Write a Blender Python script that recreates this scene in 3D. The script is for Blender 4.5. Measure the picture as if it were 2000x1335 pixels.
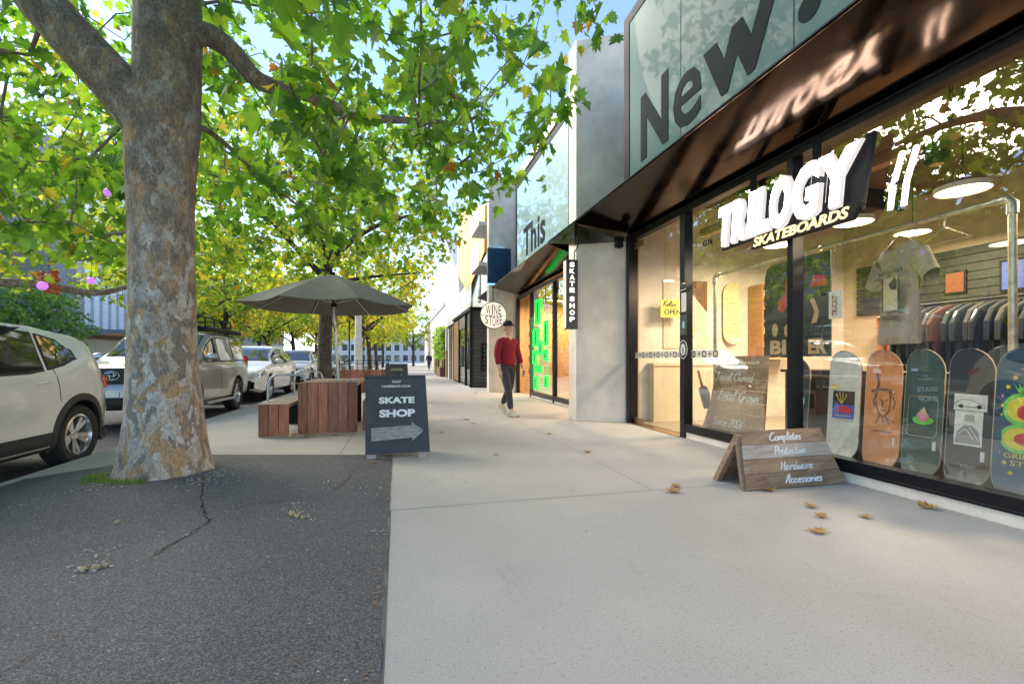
import bpy, math, random
import numpy as np
from mathutils import Vector, Matrix, Euler
R = math.radians
scene = bpy.context.scene
for _o in list(bpy.data.objects): bpy.data.objects.remove(_o, do_unlink=True)

# ---------------------------------------------------------------- camera, sky, sun, exposure
CAM_H = 1.08
cam_d = bpy.data.cameras.new('camera'); cam = bpy.data.objects.new('camera', cam_d)
scene.collection.objects.link(cam); scene.camera = cam
cam.location = (0, 0, CAM_H); cam.rotation_euler = (R(90), 0, -R(13.92))
cam_d.lens = 16.2; cam_d.sensor_width = 36; cam_d.shift_y = 0.01725
cam_d.clip_start = 0.05; cam_d.clip_end = 3000
scene.render.resolution_x = 1024; scene.render.resolution_y = 683

SUN_EL, SUN_AZ = 34.0, -52.0      # azimuth from +Y towards +X
world = bpy.data.worlds.new('World'); scene.world = world; world.use_nodes = True
wn = world.node_tree; bg = wn.nodes['Background']
sky = wn.nodes.new('ShaderNodeTexSky'); sky.sky_type = 'NISHITA'; sky.sun_disc = False
sky.sun_elevation = R(SUN_EL); sky.sun_rotation = R(SUN_AZ)
sky.air_density = 1.0; sky.dust_density = .35; sky.ozone_density = 1.5
wn.links.new(sky.outputs[0], bg.inputs[0]); bg.inputs[1].default_value = 0.125; sky.altitude = 1500
sd = bpy.data.lights.new('sun', 'SUN'); sun = bpy.data.objects.new('sun', sd); scene.collection.objects.link(sun)
sd.energy = 3.0; sd.angle = R(38); sd.color = (1.0, 0.90, 0.75)
sdir = Vector((math.sin(R(SUN_AZ))*math.cos(R(SUN_EL)), math.cos(R(SUN_AZ))*math.cos(R(SUN_EL)), math.sin(R(SUN_EL))))
sun.rotation_euler = sdir.to_track_quat('Z', 'Y').to_euler(); sun.location = (0, 0, 30)
vs = scene.view_settings; vs.view_transform = 'Standard'; vs.look = 'None'; vs.gamma = 1; vs.use_curve_mapping = False
vs.exposure = 1.9
scene.cycles.max_bounces = 10; scene.cycles.transparent_max_bounces = 12
scene.cycles.diffuse_bounces = 4; scene.cycles.glossy_bounces = 4; scene.cycles.transmission_bounces = 6
scene.cycles.sample_clamp_indirect = 6.0

# ---------------------------------------------------------------- materials
def newmat(name):
    m = bpy.data.materials.new(name); m.use_nodes = True
    nt = m.node_tree; b = nt.nodes['Principled BSDF']
    return m, nt, b
def N(nt, t, **kw):
    n = nt.nodes.new(t)
    for k, v in kw.items():
        if k.startswith('i_'):
            key = k[2:]; key = int(key) if key.isdigit() else key.replace('_', ' ')
            n.inputs[key].default_value = v
        else: setattr(n, k, v)
    return n
def coords(nt, scale=(1,1,1), kind='Object'):
    tc = N(nt, 'ShaderNodeTexCoord'); mp = N(nt, 'ShaderNodeMapping'); mp.inputs['Scale'].default_value = scale
    nt.links.new(tc.outputs[kind], mp.inputs['Vector']); return mp.outputs[0]
def ramp(nt, src, stops, interp='LINEAR'):
    r = N(nt, 'ShaderNodeValToRGB'); cr = r.color_ramp; cr.interpolation = interp
    while len(cr.elements) > 1: cr.elements.remove(cr.elements[-1])
    for i, (p, c) in enumerate(stops):
        e = cr.elements[0] if i == 0 else cr.elements.new(p)
        e.position = p; e.color = (*c, 1) if len(c) == 3 else c
    nt.links.new(src, r.inputs[0]); return r.outputs[0]
def noise(nt, vec, scale, detail=4, rough=.55, out='Fac'):
    n = N(nt, 'ShaderNodeTexNoise'); n.inputs['Scale'].default_value = scale; n.inputs['Detail'].default_value = detail
    n.inputs['Roughness'].default_value = rough; nt.links.new(vec, n.inputs['Vector']); return n.outputs[out]
def mixc(nt, a, b, f, mode='MIX'):
    m = N(nt, 'ShaderNodeMix', data_type='RGBA', blend_type=mode)
    for s, i in ((a, 6), (b, 7), (f, 0)):
        if hasattr(s, 'links'): nt.links.new(s, m.inputs[i])
        elif i == 0: m.inputs[0].default_value = s
        else: m.inputs[i].default_value = (*s, 1)
    return m.outputs[2]
def bump(nt, b, h, strength=.3, dist=.01):
    bp = N(nt, 'ShaderNodeBump'); bp.inputs['Strength'].default_value = strength; bp.inputs['Distance'].default_value = dist
    nt.links.new(h, bp.inputs['Height']); nt.links.new(bp.outputs[0], b.inputs['Normal'])
def pmat(name, col, rough=.5, metal=0, var=.12, vscale=6, bmp=0, bscale=60, spec=.5, coat=0, emit=None, estr=0):
    m, nt, b = newmat(name)
    v = coords(nt)
    n = noise(nt, v, vscale)
    lo = tuple(max(0, c*(1-var)) for c in col); hi = tuple(min(1, c*(1+var)) for c in col)
    nt.links.new(ramp(nt, n, [(.3, lo), (.7, hi)]), b.inputs['Base Color'])
    b.inputs['Roughness'].default_value = rough; b.inputs['Metallic'].default_value = metal
    b.inputs['Specular IOR Level'].default_value = spec; b.inputs['Coat Weight'].default_value = coat
    b.inputs['Coat Roughness'].default_value = .04
    if bmp: bump(nt, b, noise(nt, v, bscale, 5), bmp, .005)
    if emit:
        b.inputs['Emission Color'].default_value = (*emit, 1); b.inputs['Emission Strength'].default_value = estr
    return m
def woodmat(name, c1, c2, c3, scale=(2, 2, 14), rough=.6, island=.35):
    m, nt, b = newmat(name)
    v = coords(nt, scale)
    n = noise(nt, v, 3, 8, .65); g = N(nt, 'ShaderNodeNewGeometry')
    col = ramp(nt, n, [(.25, c1), (.5, c2), (.78, c3)])
    isl = ramp(nt, g.outputs['Random Per Island'], [(0, (1-island,)*3), (1, (1+island*.4,)*3)])
    col = mixc(nt, col, isl, 1.0, 'MULTIPLY')
    nt.links.new(col, b.inputs['Base Color']); b.inputs['Roughness'].default_value = rough
    bump(nt, b, n, .35, .004)
    return m
def glassmat(name, tint=(1, 1, 1), rough=0.0, base=.04, boost=1.0, trans=(1,1,1)):
    m = bpy.data.materials.new(name); m.use_nodes = True; nt = m.node_tree; nt.nodes.clear()
    out = N(nt, 'ShaderNodeOutputMaterial'); mx = N(nt, 'ShaderNodeMixShader')
    tr = N(nt, 'ShaderNodeBsdfTransparent'); gl = N(nt, 'ShaderNodeBsdfGlossy')
    tr.inputs[0].default_value = (*trans, 1); gl.inputs[0].default_value = (*tint, 1); gl.inputs['Roughness'].default_value = rough
    lw = N(nt, 'ShaderNodeFresnel'); lw.inputs[0].default_value = 1.5
    gb = N(nt, 'ShaderNodeNewGeometry'); mi = N(nt, 'ShaderNodeMapRange'); mi.inputs[3].default_value = 1.5; mi.inputs[4].default_value = 1/1.5
    nt.links.new(gb.outputs['Backfacing'], mi.inputs[0]); nt.links.new(mi.outputs[0], lw.inputs[0])
    ma = N(nt, 'ShaderNodeMath', operation='MULTIPLY_ADD', use_clamp=True); ma.inputs[1].default_value = boost; ma.inputs[2].default_value = base
    nt.links.new(lw.outputs[0], ma.inputs[0]); nt.links.new(ma.outputs[0], mx.inputs[0])
    nt.links.new(tr.outputs[0], mx.inputs[1]); nt.links.new(gl.outputs[0], mx.inputs[2]); nt.links.new(mx.outputs[0], out.inputs[0])
    return m
def emat(name, col, s):
    m = bpy.data.materials.new(name); m.use_nodes = True; nt = m.node_tree; nt.nodes.clear()
    out = N(nt, 'ShaderNodeOutputMaterial'); e = N(nt, 'ShaderNodeEmission'); e.inputs[0].default_value = (*col, 1); e.inputs[1].default_value = s
    nt.links.new(e.outputs[0], out.inputs[0]); return m

def concrete(name, c, grain=1.0, stain=.18, vs_=1.3):
    m, nt, b = newmat(name); v = coords(nt)
    n1 = noise(nt, v, vs_, 6, .6); n2 = noise(nt, v, 120, 3, .7); n3 = noise(nt, v, .35, 3, .5)
    lo = tuple(x*(1-stain) for x in c); hi = tuple(min(1, x*(1+stain*.6)) for x in c)
    col = ramp(nt, n1, [(.3, lo), (.7, hi)])
    col = mixc(nt, col, ramp(nt, n2, [(.34, (.70,)*3), (.46, (.98,)*3), (.75, (1.14,)*3)]), min(1, .45*grain), 'MULTIPLY')
    col = mixc(nt, col, ramp(nt, n3, [(.3, (.90, .885, .86)), (.6, (1, 1, 1))]), .6, 'MULTIPLY')
    gv = noise(nt, v, 55, 2, .6)
    col = mixc(nt, col, ramp(nt, gv, [(.30, (.78, .77, .76)), (.42, (1, 1, 1)), (.68, (1, 1, 1)), (.78, (1.12,)*3)]), min(1, .5*grain), 'MULTIPLY')
    # small dark spots and stains
    vo = N(nt, 'ShaderNodeTexVoronoi'); vo.inputs['Scale'].default_value = 2.3; nt.links.new(v, vo.inputs['Vector'])
    col = mixc(nt, col, ramp(nt, vo.outputs['Distance'], [(.018, (.45, .43, .4)), (.04, (1, 1, 1))]), .8, 'MULTIPLY')
    v5 = coords(nt, (1, .35, 1)); st = noise(nt, v5, 4.5, 6, .75)
    col = mixc(nt, col, ramp(nt, st, [(.28, (.80, .78, .75)), (.40, (1, 1, 1))]), .8, 'MULTIPLY')
    nt.links.new(col, b.inputs['Base Color']); b.inputs['Roughness'].default_value = .85
    bump(nt, b, n2, .25*grain, .003)
    return m
M = {}
M['pave'] = concrete('pavement_concrete', (.445, .415, .378), 1.7, .08)
M['kerb'] = concrete('kerb_concrete', (.46, .44, .41), 1.2)
M['wallconc'] = concrete('wall_concrete', (.74, .67, .58), .6, .22, 2.0)
def asphaltmat(name, dark=1.0, sc=1.0):
    m, nt, b = newmat(name); v = coords(nt)
    vo = N(nt, 'ShaderNodeTexVoronoi'); vo.inputs['Scale'].default_value = 150*sc; nt.links.new(v, vo.inputs['Vector'])
    sp = N(nt, 'ShaderNodeSeparateColor'); nt.links.new(vo.outputs['Color'], sp.inputs[0])
    col = ramp(nt, sp.outputs[0], [(0, (.024*dark,)*3), (.5, (.043*dark, .042*dark, .042*dark)), (.85, (.09*dark, .089*dark, .088*dark)), (1, (.22, .21, .2))])
    n = noise(nt, v, 1.2, 5)
    col = mixc(nt, col, ramp(nt, n, [(.3, (.80, .82, .86)), (.7, (1.22, 1.2, 1.16))]), .8, 'MULTIPLY')
    # brown dust patches
    n2 = noise(nt, v, 3.1, 5, .7)
    col = mixc(nt, col, (.20, .15, .11), ramp(nt, n2, [(.66, (0, 0, 0)), (.78, (.55,)*3)]))
    nt.links.new(col, b.inputs['Base Color']); b.inputs['Roughness'].default_value = .8
    bump(nt, b, vo.outputs['Distance'], .9, .006)
    return m
M['asph'] = asphaltmat('footpath_asphalt', 2.2, 1.35)
M['road'] = asphaltmat('road_asphalt', 1.0, .8)
def barkmat(name, c):
    m, nt, b = newmat(name); v = coords(nt, (1, 1, .55))
    w = N(nt, 'ShaderNodeTexVoronoi'); w.inputs['Scale'].default_value = 19; w.feature = 'F1'
    nz = noise(nt, v, 5, 5, .6, 'Color')
    add = N(nt, 'ShaderNodeMixRGB', blend_type='ADD'); add.inputs[0].default_value = .35
    nt.links.new(v, add.inputs[1]); nt.links.new(nz, add.inputs[2]); nt.links.new(add.outputs[0], w.inputs['Vector'])
    sp = N(nt, 'ShaderNodeSeparateColor'); nt.links.new(w.outputs['Color'], sp.inputs[0])
    fine = noise(nt, coords(nt, (1.3, 1.3, .7)), 48, 7, .75)
    mid = noise(nt, v, 9, 4, .6)
    patch = ramp(nt, sp.outputs[1], [(0, c[0]), (.22, c[1]), (.45, c[2]), (.62, c[3]), (.85, c[4])], 'CONSTANT')
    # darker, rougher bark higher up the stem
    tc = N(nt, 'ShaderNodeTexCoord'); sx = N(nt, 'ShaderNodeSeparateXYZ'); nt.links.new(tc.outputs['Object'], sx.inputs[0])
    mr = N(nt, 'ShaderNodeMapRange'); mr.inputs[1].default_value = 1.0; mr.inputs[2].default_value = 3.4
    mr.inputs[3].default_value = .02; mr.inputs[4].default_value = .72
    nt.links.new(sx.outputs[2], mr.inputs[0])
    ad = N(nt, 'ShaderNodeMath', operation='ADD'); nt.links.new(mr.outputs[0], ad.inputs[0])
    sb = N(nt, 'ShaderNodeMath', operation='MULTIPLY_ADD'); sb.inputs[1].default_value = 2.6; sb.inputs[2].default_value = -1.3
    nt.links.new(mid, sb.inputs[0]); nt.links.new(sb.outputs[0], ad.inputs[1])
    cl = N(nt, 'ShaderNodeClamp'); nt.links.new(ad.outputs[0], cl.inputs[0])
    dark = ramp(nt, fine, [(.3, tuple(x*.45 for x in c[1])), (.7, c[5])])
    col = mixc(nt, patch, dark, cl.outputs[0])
    ve = N(nt, 'ShaderNodeTexVoronoi'); ve.feature = 'DISTANCE_TO_EDGE'; ve.inputs['Scale'].default_value = 30
    ad2 = N(nt, 'ShaderNodeMixRGB', blend_type='ADD'); ad2.inputs[0].default_value = .10
    nt.links.new(coords(nt, (1.1, 1.1, .5)), ad2.inputs[1]); nt.links.new(noise(nt, v, 16, 4, .7, 'Color'), ad2.inputs[2]); nt.links.new(ad2.outputs[0], ve.inputs['Vector'])
    col = mixc(nt, col, ramp(nt, ve.outputs['Distance'], [(0, (.38, .34, .31)), (.06, (1, 1, 1))]), .65, 'MULTIPLY')
    col = mixc(nt, col, ramp(nt, fine, [(.36, (.5,)*3), (.5, (1.0,)*3), (.7, (1.2,)*3)]), .75, 'MULTIPLY')
    nt.links.new(col, b.inputs['Base Color']); b.inputs['Roughness'].default_value = .9
    h = N(nt, 'ShaderNodeMath', operation='MULTIPLY_ADD'); nt.links.new(fine, h.inputs[0]); h.inputs[1].default_value = 1.2
    nt.links.new(ve.outputs['Distance'], h.inputs[2]); bump(nt, b, h.outputs[0], 1.0, .02)
    return m
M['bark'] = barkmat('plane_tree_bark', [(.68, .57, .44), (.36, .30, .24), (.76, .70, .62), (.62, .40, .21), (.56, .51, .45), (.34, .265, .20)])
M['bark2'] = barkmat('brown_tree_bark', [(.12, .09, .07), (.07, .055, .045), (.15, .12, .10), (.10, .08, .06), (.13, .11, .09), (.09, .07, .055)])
def leafmat(name, stops, trans=.5):
    m = bpy.data.materials.new(name); m.use_nodes = True; nt = m.node_tree; nt.nodes.clear()
    out = N(nt, 'ShaderNodeOutputMaterial'); g = N(nt, 'ShaderNodeNewGeometry')
    col = ramp(nt, g.outputs['Random Per Island'], stops)
    v = coords(nt); n = noise(nt, v, 14, 3)
    col = mixc(nt, col, ramp(nt, n, [(.35, (.75, .8, .7)), (.65, (1.15, 1.1, 1.0))]), .6, 'MULTIPLY')
    d = N(nt, 'ShaderNodeBsdfDiffuse'); t = N(nt, 'ShaderNodeBsdfTranslucent'); gl = N(nt, 'ShaderNodeBsdfGlossy')
    gl.inputs['Roughness'].default_value = .42; gl.inputs[0].default_value = (.5, .55, .5, 1)
    tc = mixc(nt, col, (1.5, 1.45, .55), 1.0, 'MULTIPLY')
    nt.links.new(col, d.inputs[0]); nt.links.new(tc, t.inputs[0])
    m1 = N(nt, 'ShaderNodeMixShader'); m1.inputs[0].default_value = trans
    nt.links.new(d.outputs[0], m1.inputs[1]); nt.links.new(t.outputs[0], m1.inputs[2])
    m2 = N(nt, 'ShaderNodeMixShader'); m2.inputs[0].default_value = .06
    nt.links.new(m1.outputs[0], m2.inputs[1]); nt.links.new(gl.outputs[0], m2.inputs[2]); nt.links.new(m2.outputs[0], out.inputs[0])
    return m
M['leaf'] = leafmat('plane_leaf', [(0, (.07, .18, .035)), (.4, (.12, .27, .04)), (.8, (.19, .36, .05)), (.965, (.28, .40, .06)), (.985, (.48, .38, .06)), (.995, (.35, .14, .04))], .66)
M['leafy'] = leafmat('sunlit_yellow_leaf', [(0, (.18, .30, .04)), (.4, (.36, .42, .05)), (.75, (.52, .48, .07)), (.95, (.58, .42, .08)), (1, (.45, .25, .06))], .62)  # golden sunlight on the far trees is put into this leaf colour
M['leafm'] = leafmat('mixed_leaf', [(0, (.11, .22, .035)), (.5, (.23, .35, .05)), (.88, (.38, .43, .06)), (.98, (.5, .38, .07)), (1, (.35, .16, .05))], .64)
M['leafg'] = leafmat('dense_green_leaf', [(0, (.12, .25, .08)), (.6, (.24, .42, .13)), (1, (.34, .50, .16))], .5)
M['black'] = pmat('black_powder_coat', (.015, .015, .017), .6, .0, spec=.15)
M['blackg'] = pmat('black_gloss_frame', (.010, .010, .012), .3, spec=.25)
M['blackboard'] = pmat('black_painted_board', (.035, .038, .044), .55, var=.25, vscale=9, bmp=.1)
M['white'] = pmat('white_paint', (.78, .78, .76), .5)
M['steel'] = pmat('galvanised_steel', (.45, .46, .47), .4, .8)
M['chrome'] = pmat('alloy', (.6, .6, .6), .25, .9)
M['rubber'] = pmat('tyre_rubber', (.022, .022, .022), .8, bmp=.2)
M['plasticdk'] = pmat('dark_plastic', (.03, .031, .034), .6)
# ---------------------------------------------------------------- mesh helpers
COL = scene.collection
class MB:
    def __init__(s): s.v = []; s.f = []; s.mi = []; s.cur = 0
    def add(s, vs, fs):
        o = len(s.v); s.v += [tuple(v) for v in vs]; s.f += [tuple(i+o for i in f) for f in fs]; s.mi += [s.cur]*len(fs)
        return s
    def box(s, a, b, M4=None):
        x0, y0, z0 = a; x1, y1, z1 = b
        vs = [(x0,y0,z0),(x1,y0,z0),(x1,y1,z0),(x0,y1,z0),(x0,y0,z1),(x1,y0,z1),(x1,y1,z1),(x0,y1,z1)]
        if M4: vs = [M4 @ Vector(v) for v in vs]
        return s.add(vs, [(0,3,2,1),(4,5,6,7),(0,1,5,4),(1,2,6,5),(2,3,7,6),(3,0,4,7)])
    def cbox(s, c, d, M4=None):
        return s.box([c[i]-d[i]/2 for i in range(3)], [c[i]+d[i]/2 for i in range(3)], M4)
    def tube(s, pts, rad, n=10, caps=True):
        pts = [Vector(p) for p in pts]; rs = rad if isinstance(rad, (list, tuple)) else [rad]*len(pts)
        vs = []; fs = []; prev = None
        for i, p in enumerate(pts):
            t = (pts[min(i+1, len(pts)-1)]-pts[max(i-1, 0)])
            t = t.normalized() if t.length > 1e-9 else Vector((0,0,1))
            if prev is None: a = t.cross(Vector((0,0,1)) if abs(t.z) < .9 else Vector((1,0,0))).normalized()
            else:
                a = prev - t*prev.dot(t); a = a.normalized() if a.length > 1e-6 else t.orthogonal().normalized()
            prev = a; b = t.cross(a)
            for k in range(n):
                q = 2*math.pi*k/n; vs.append(p + (a*math.cos(q)+b*math.sin(q))*rs[i])
        for i in range(len(pts)-1):
            for k in range(n):
                k2 = (k+1) % n; fs.append((i*n+k, i*n+k2, (i+1)*n+k2, (i+1)*n+k))
        if caps: fs.append(tuple(range(n-1, -1, -1))); fs.append(tuple(range((len(pts)-1)*n, len(pts)*n)))
        return s.add(vs, fs)
    def lathe(s, prof, n=24, M4=None, closed=False):
        vs = []; fs = []
        for r, z in prof:
            for k in range(n):
                q = 2*math.pi*k/n; v = Vector((r*math.cos(q), r*math.sin(q), z)); vs.append(M4 @ v if M4 else v)
        m = len(prof)
        for i in range(m if closed else m-1):
            j = (i+1) % m
            for k in range(n): fs.append((i*n+k, i*n+(k+1) % n, j*n+(k+1) % n, j*n+k))
        if not closed: fs.append(tuple(range(n-1, -1, -1))); fs.append(tuple(range((m-1)*n, m*n)))
        return s.add(vs, fs)
    def prism(s, poly, z0, z1, M4=None):
        n = len(poly); vs = [Vector((x, y, z0)) for x, y in poly]+[Vector((x, y, z1)) for x, y in poly]
        if M4: vs = [M4 @ v for v in vs]
        fs = [tuple(range(n-1, -1, -1)), tuple(range(n, 2*n))]+[(i, (i+1) % n, n+(i+1) % n, n+i) for i in range(n)]
        return s.add(vs, fs)
    def quad(s, a, b, c, d): return s.add([a, b, c, d], [(0, 1, 2, 3)])
    def grid(s, fn, nu, nv):
        vs = [fn(i/nu, j/nv) for j in range(nv+1) for i in range(nu+1)]
        fs = [(j*(nu+1)+i, j*(nu+1)+i+1, (j+1)*(nu+1)+i+1, (j+1)*(nu+1)+i) for j in range(nv) for i in range(nu)]
        return s.add(vs, fs)
    def mesh(s, name='m'):
        me = bpy.data.meshes.new(name); me.from_pydata(s.v, [], s.f); 
        if any(s.mi): me.polygons.foreach_set('material_index', s.mi)
        me.update(); return me
def link(name, me, mats, parent=None, smooth=False, bevel=0, wn_=False):
    mats = mats if isinstance(mats, (list, tuple)) else [mats]
    for m in mats: me.materials.append(m)
    o = bpy.data.objects.new(name, me); COL.objects.link(o)
    if smooth: me.shade_smooth(); me.set_sharp_from_angle(angle=R(smooth if smooth > 1 else 35))
    if bevel:
        b = o.modifiers.new('bevel', 'BEVEL'); b.width = bevel; b.segments = 2; b.limit_method = 'ANGLE'; b.angle_limit = R(40)
    if parent is not None:
        o.parent = parent
    return o
def build(mb, name, mats, parent=None, world=False, **kw):
    me = mb.mesh(name)
    if world and parent is not None:       # geometry given in world coordinates: shift it under its thing
        p = parent; off = Vector((0,0,0))
        while p is not None: off += p.location; p = p.parent
        me.transform(Matrix.Translation(-off))
    return link(name, me, mats, parent, **kw)
def thing(name, label, cat, loc=(0,0,0), rz=0, group=None):
    o = bpy.data.objects.new(name, None); COL.objects.link(o); o.location = loc; o.rotation_euler = (0, 0, rz)
    o.empty_display_size = .2
    tag(o, label, cat, group); return o
def tag(o, label=None, cat=None, group=None, kind=None):
    if label: o['label'] = label
    if cat: o['category'] = cat
    if group: o['group'] = group
    if kind: o['kind'] = kind
    return o
def copy_tree(o, loc=None, rz=None, label=None, parent=None):
    c = o.copy(); COL.objects.link(c); c.parent = parent
    if loc is not None: c.location = loc
    if rz is not None: c.rotation_euler = (0, 0, rz)
    if label: c['label'] = label
    for ch in list(o.children): copy_tree(ch, parent=c)
    return c
def frame(o, right, up):
    r = Vector(right).normalized(); u = Vector(up).normalized(); n = r.cross(u)
    m = Matrix((( r.x, u.x, n.x, o[0]), (r.y, u.y, n.y, o[1]), (r.z, u.z, n.z, o[2]), (0,0,0,1)))
    return m
def textmesh(s, size=1, ext=.004, off=0.0, shear=0, xs=1.0, M4=None, align='LEFT', spacing=1.0, fit=None, vfit=None):
    cu = bpy.data.curves.new('t', 'FONT'); cu.body = s; cu.size = size; cu.extrude = ext; cu.offset = off*size; cu.shear = shear
    cu.space_character = spacing; cu.resolution_u = 3; cu.align_x = align
    o = bpy.data.objects.new('t', cu); COL.objects.link(o)
    dg = bpy.context.evaluated_depsgraph_get(); me = bpy.data.meshes.new_from_object(o.evaluated_get(dg))
    bpy.data.objects.remove(o); bpy.data.curves.remove(cu)
    co = np.empty(len(me.vertices)*3, dtype=np.float32); me.vertices.foreach_get('co', co); co = co.reshape(-1, 3)
    if fit:      # (x0, x1)
        a, b = co[:,0].min(), co[:,0].max(); co[:,0] = fit[0]+(co[:,0]-a)/(b-a)*(fit[1]-fit[0])
    else: co[:,0] *= xs
    if vfit:
        a, b = co[:,1].min(), co[:,1].max(); co[:,1] = vfit[0]+(co[:,1]-a)/(b-a)*(vfit[1]-vfit[0])
    if M4 is not None:
        m = np.array(M4); co = co @ m[:3,:3].T + m[:3,3]
    me.vertices.foreach_set('co', co.astype(np.float32).ravel()); me.update()
    return me
def text(name, s, mat, parent, M4, world=False, **kw):
    me = textmesh(s, M4=M4, **kw)
    if world and parent is not None:
        p = parent; off = Vector((0,0,0))
        while p is not None: off += p.location; p = p.parent
        me.transform(Matrix.Translation(-off))
    return link(name, me, mat, parent)
# brush-script lettering as strokes
SCRIPT = {
'C':[[(.55,.8),(.45,.97),(.2,.85),(.02,.45),(.1,.08),(.35,0),(.6,.15)]],
'o':[[(.2,.48),(.05,.35),(.05,.1),(.2,0),(.35,.12),(.35,.38),(.22,.48),(.45,.42)]],
'm':[[(0,0),(.05,.45)],[(.05,.25),(.18,.48),(.25,.4),(.25,0)],[(.25,.25),(.4,.48),(.47,.4),(.47,.05),(.55,0)]],
'p':[[(.05,.48),(0,-.4)],[(.04,.3),(.2,.48),(.35,.35),(.3,.08),(.05,.05)]],
'l':[[(0,.2),(.2,.8),(.15,1),(.05,.8),(.05,.1),(.2,0)]],
'e':[[(.03,.22),(.3,.3),(.25,.48),(.05,.35),(.05,.1),(.2,0),(.38,.12)]],
't':[[(.12,.85),(.08,.1),(.2,0),(.3,.08)],[(-.03,.55),(.28,.58)]],
's':[[(.28,.42),(.15,.48),(.05,.38),(.22,.18),(.15,0),(0,.05)]],
'P':[[(.15,.9),(.08,0)],[(0,.85),(.3,1),(.5,.8),(.4,.5),(.12,.45)]],
'r':[[(.05,.48),(.03,0)],[(.04,.25),(.15,.46),(.28,.42)]],
'c':[[(.3,.4),(.18,.48),(.05,.3),(.08,.05),(.2,0),(.35,.12)]],
'i':[[(.05,.45),(.05,.08),(.15,0)],[(.07,.65),(.09,.72)]],
'v':[[(0,.45),(.12,0),(.28,.48)]],
'H':[[(.15,.95),(.08,0)],[(.5,1),(.42,.05),(.55,0)],[(0,.45),(.5,.52)]],
'a':[[(.3,.42),(.15,.48),(.03,.25),(.1,0),(.28,.15),(.32,.45),(.3,.08),(.42,0)]],
'd':[[(.3,.4),(.12,.48),(.03,.2),(.12,0),(.28,.15),(.35,1),(.32,.08),(.42,0)]],
'w':[[(0,.45),(.05,.05),(.18,.05),(.22,.4),(.28,.02),(.42,.1),(.45,.48)]],
'A':[[(0,0),(.2,.6),(.4,1),(.42,.05),(.52,0)],[(.08,.35),(.45,.4)]],
'L':[[(.05,.7),(.3,1),(.3,.85),(.15,.3),(.02,.02),(.2,.03),(.55,.05)]],
'O':[[(.3,1),(.05,.7),(.05,.2),(.3,0),(.55,.3),(.5,.85),(.3,1),(.2,.85)]],
'n':[[(.03,.46),(.03,0)],[(.03,.25),(.18,.48),(.28,.4),(.28,.05),(.38,0)]],
'G':[[(.55,.8),(.45,.97),(.2,.85),(.02,.45),(.1,.08),(.35,0),(.55,.3)],[(.3,.4),(.55,.42),(.5,-.05),(.3,-.3)]],
'S':[[(.5,.85),(.3,1),(.1,.8),(.4,.35),(.25,0),(0,.12)]],
'T':[[(0,.9),(.55,1)],[(.3,.95),(.22,0)]],
'k':[[(.1,1),(.03,0)],[(.3,.45),(.05,.22),(.32,0)]],
'b':[[(.1,1),(.04,.05),(.25,0),(.35,.3),(.1,.42)]],
'g':[[(.3,.42),(.12,.48),(.03,.2),(.15,.02),(.3,.4),(.25,-.3),(.05,-.35)]],
'y':[[(0,.45),(.1,.05),(.3,.4)],[(.32,.48),(.2,-.35),(.0,-.3)]],
'2':[[(.05,.75),(.2,.95),(.4,.75),(.2,.3),(0,0),(.45,.03)]],
'0':[[(.25,.95),(.05,.7),(.05,.2),(.22,0),(.42,.3),(.4,.75),(.25,.95)]],
'6':[[(.4,.95),(.1,.5),(.05,.15),(.2,0),(.38,.2),(.25,.42),(.06,.3)]],
'R':[[(.12,.95),(.03,0)],[(0,.9),(.3,1),(.45,.8),(.1,.5),(.3,.3),(.5,0)]],
'x':[[(0,.45),(.3,0)],[(.3,.45),(0,0)]], '!':[[(.1,1),(.06,.3)],[(.05,.08),(.06,.02)]]}
def cr(pts, n=4):
    P = [pts[0]]+list(pts)+[pts[-1]]; out = []
    for i in range(1, len(P)-2):
        for k in range(n):
            t = k/n; out.append(tuple(.5*((2*P[i][j])+(-P[i-1][j]+P[i+1][j])*t+(2*P[i-1][j]-5*P[i][j]+4*P[i+1][j]-P[i+2][j])*t*t+(-P[i-1][j]+3*P[i][j]-3*P[i+1][j]+P[i+2][j])*t**3) for j in range(len(P[0]))))
    out.append(tuple(P[-2])); return out
def script_text(name, s, mat, parent, M4, h=.1, w=.012, slant=.25, thick=.002, width=None):
    mb = MB(); x = 0; strokes = []
    for ch in s:
        if ch == ' ': x += .35; continue
        g = SCRIPT[ch]; mx = max(p[0] for st in g for p in st)
        for st in g: strokes.append([(x+p[0]+slant*p[1], p[1]) for p in cr(st)])
        x += mx+.05
    sx = (width/x) if width else h
    for st in strokes:
        pts = [Vector((a*sx, b*h)) for a, b in st]; vs = []; n = len(pts)
        for i, p in enumerate(pts):
            t = pts[min(i+1, n-1)]-pts[max(i-1, 0)]; t = t.normalized() if t.length > 1e-9 else Vector((1, 0))
            nn = Vector((-t.y, t.x)); ww = w*(.55+.45*abs(t.y))*(.6 if i in (0, n-1) else 1)
            for z in (0, thick):
                vs.append(M4 @ Vector((p.x+nn.x*ww/2, p.y+nn.y*ww/2, z))); vs.append(M4 @ Vector((p.x-nn.x*ww/2, p.y-nn.y*ww/2, z)))
        fs = []
        for i in range(n-1):
            a = i*4; b = a+4; fs += [(a+2, a+3, b+3, b+2), (a, a+2, b+2, b), (a+3, a+1, b+1, b+3)]
        mb.add(vs, fs)
    return build(mb, name, mat, parent)

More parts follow.
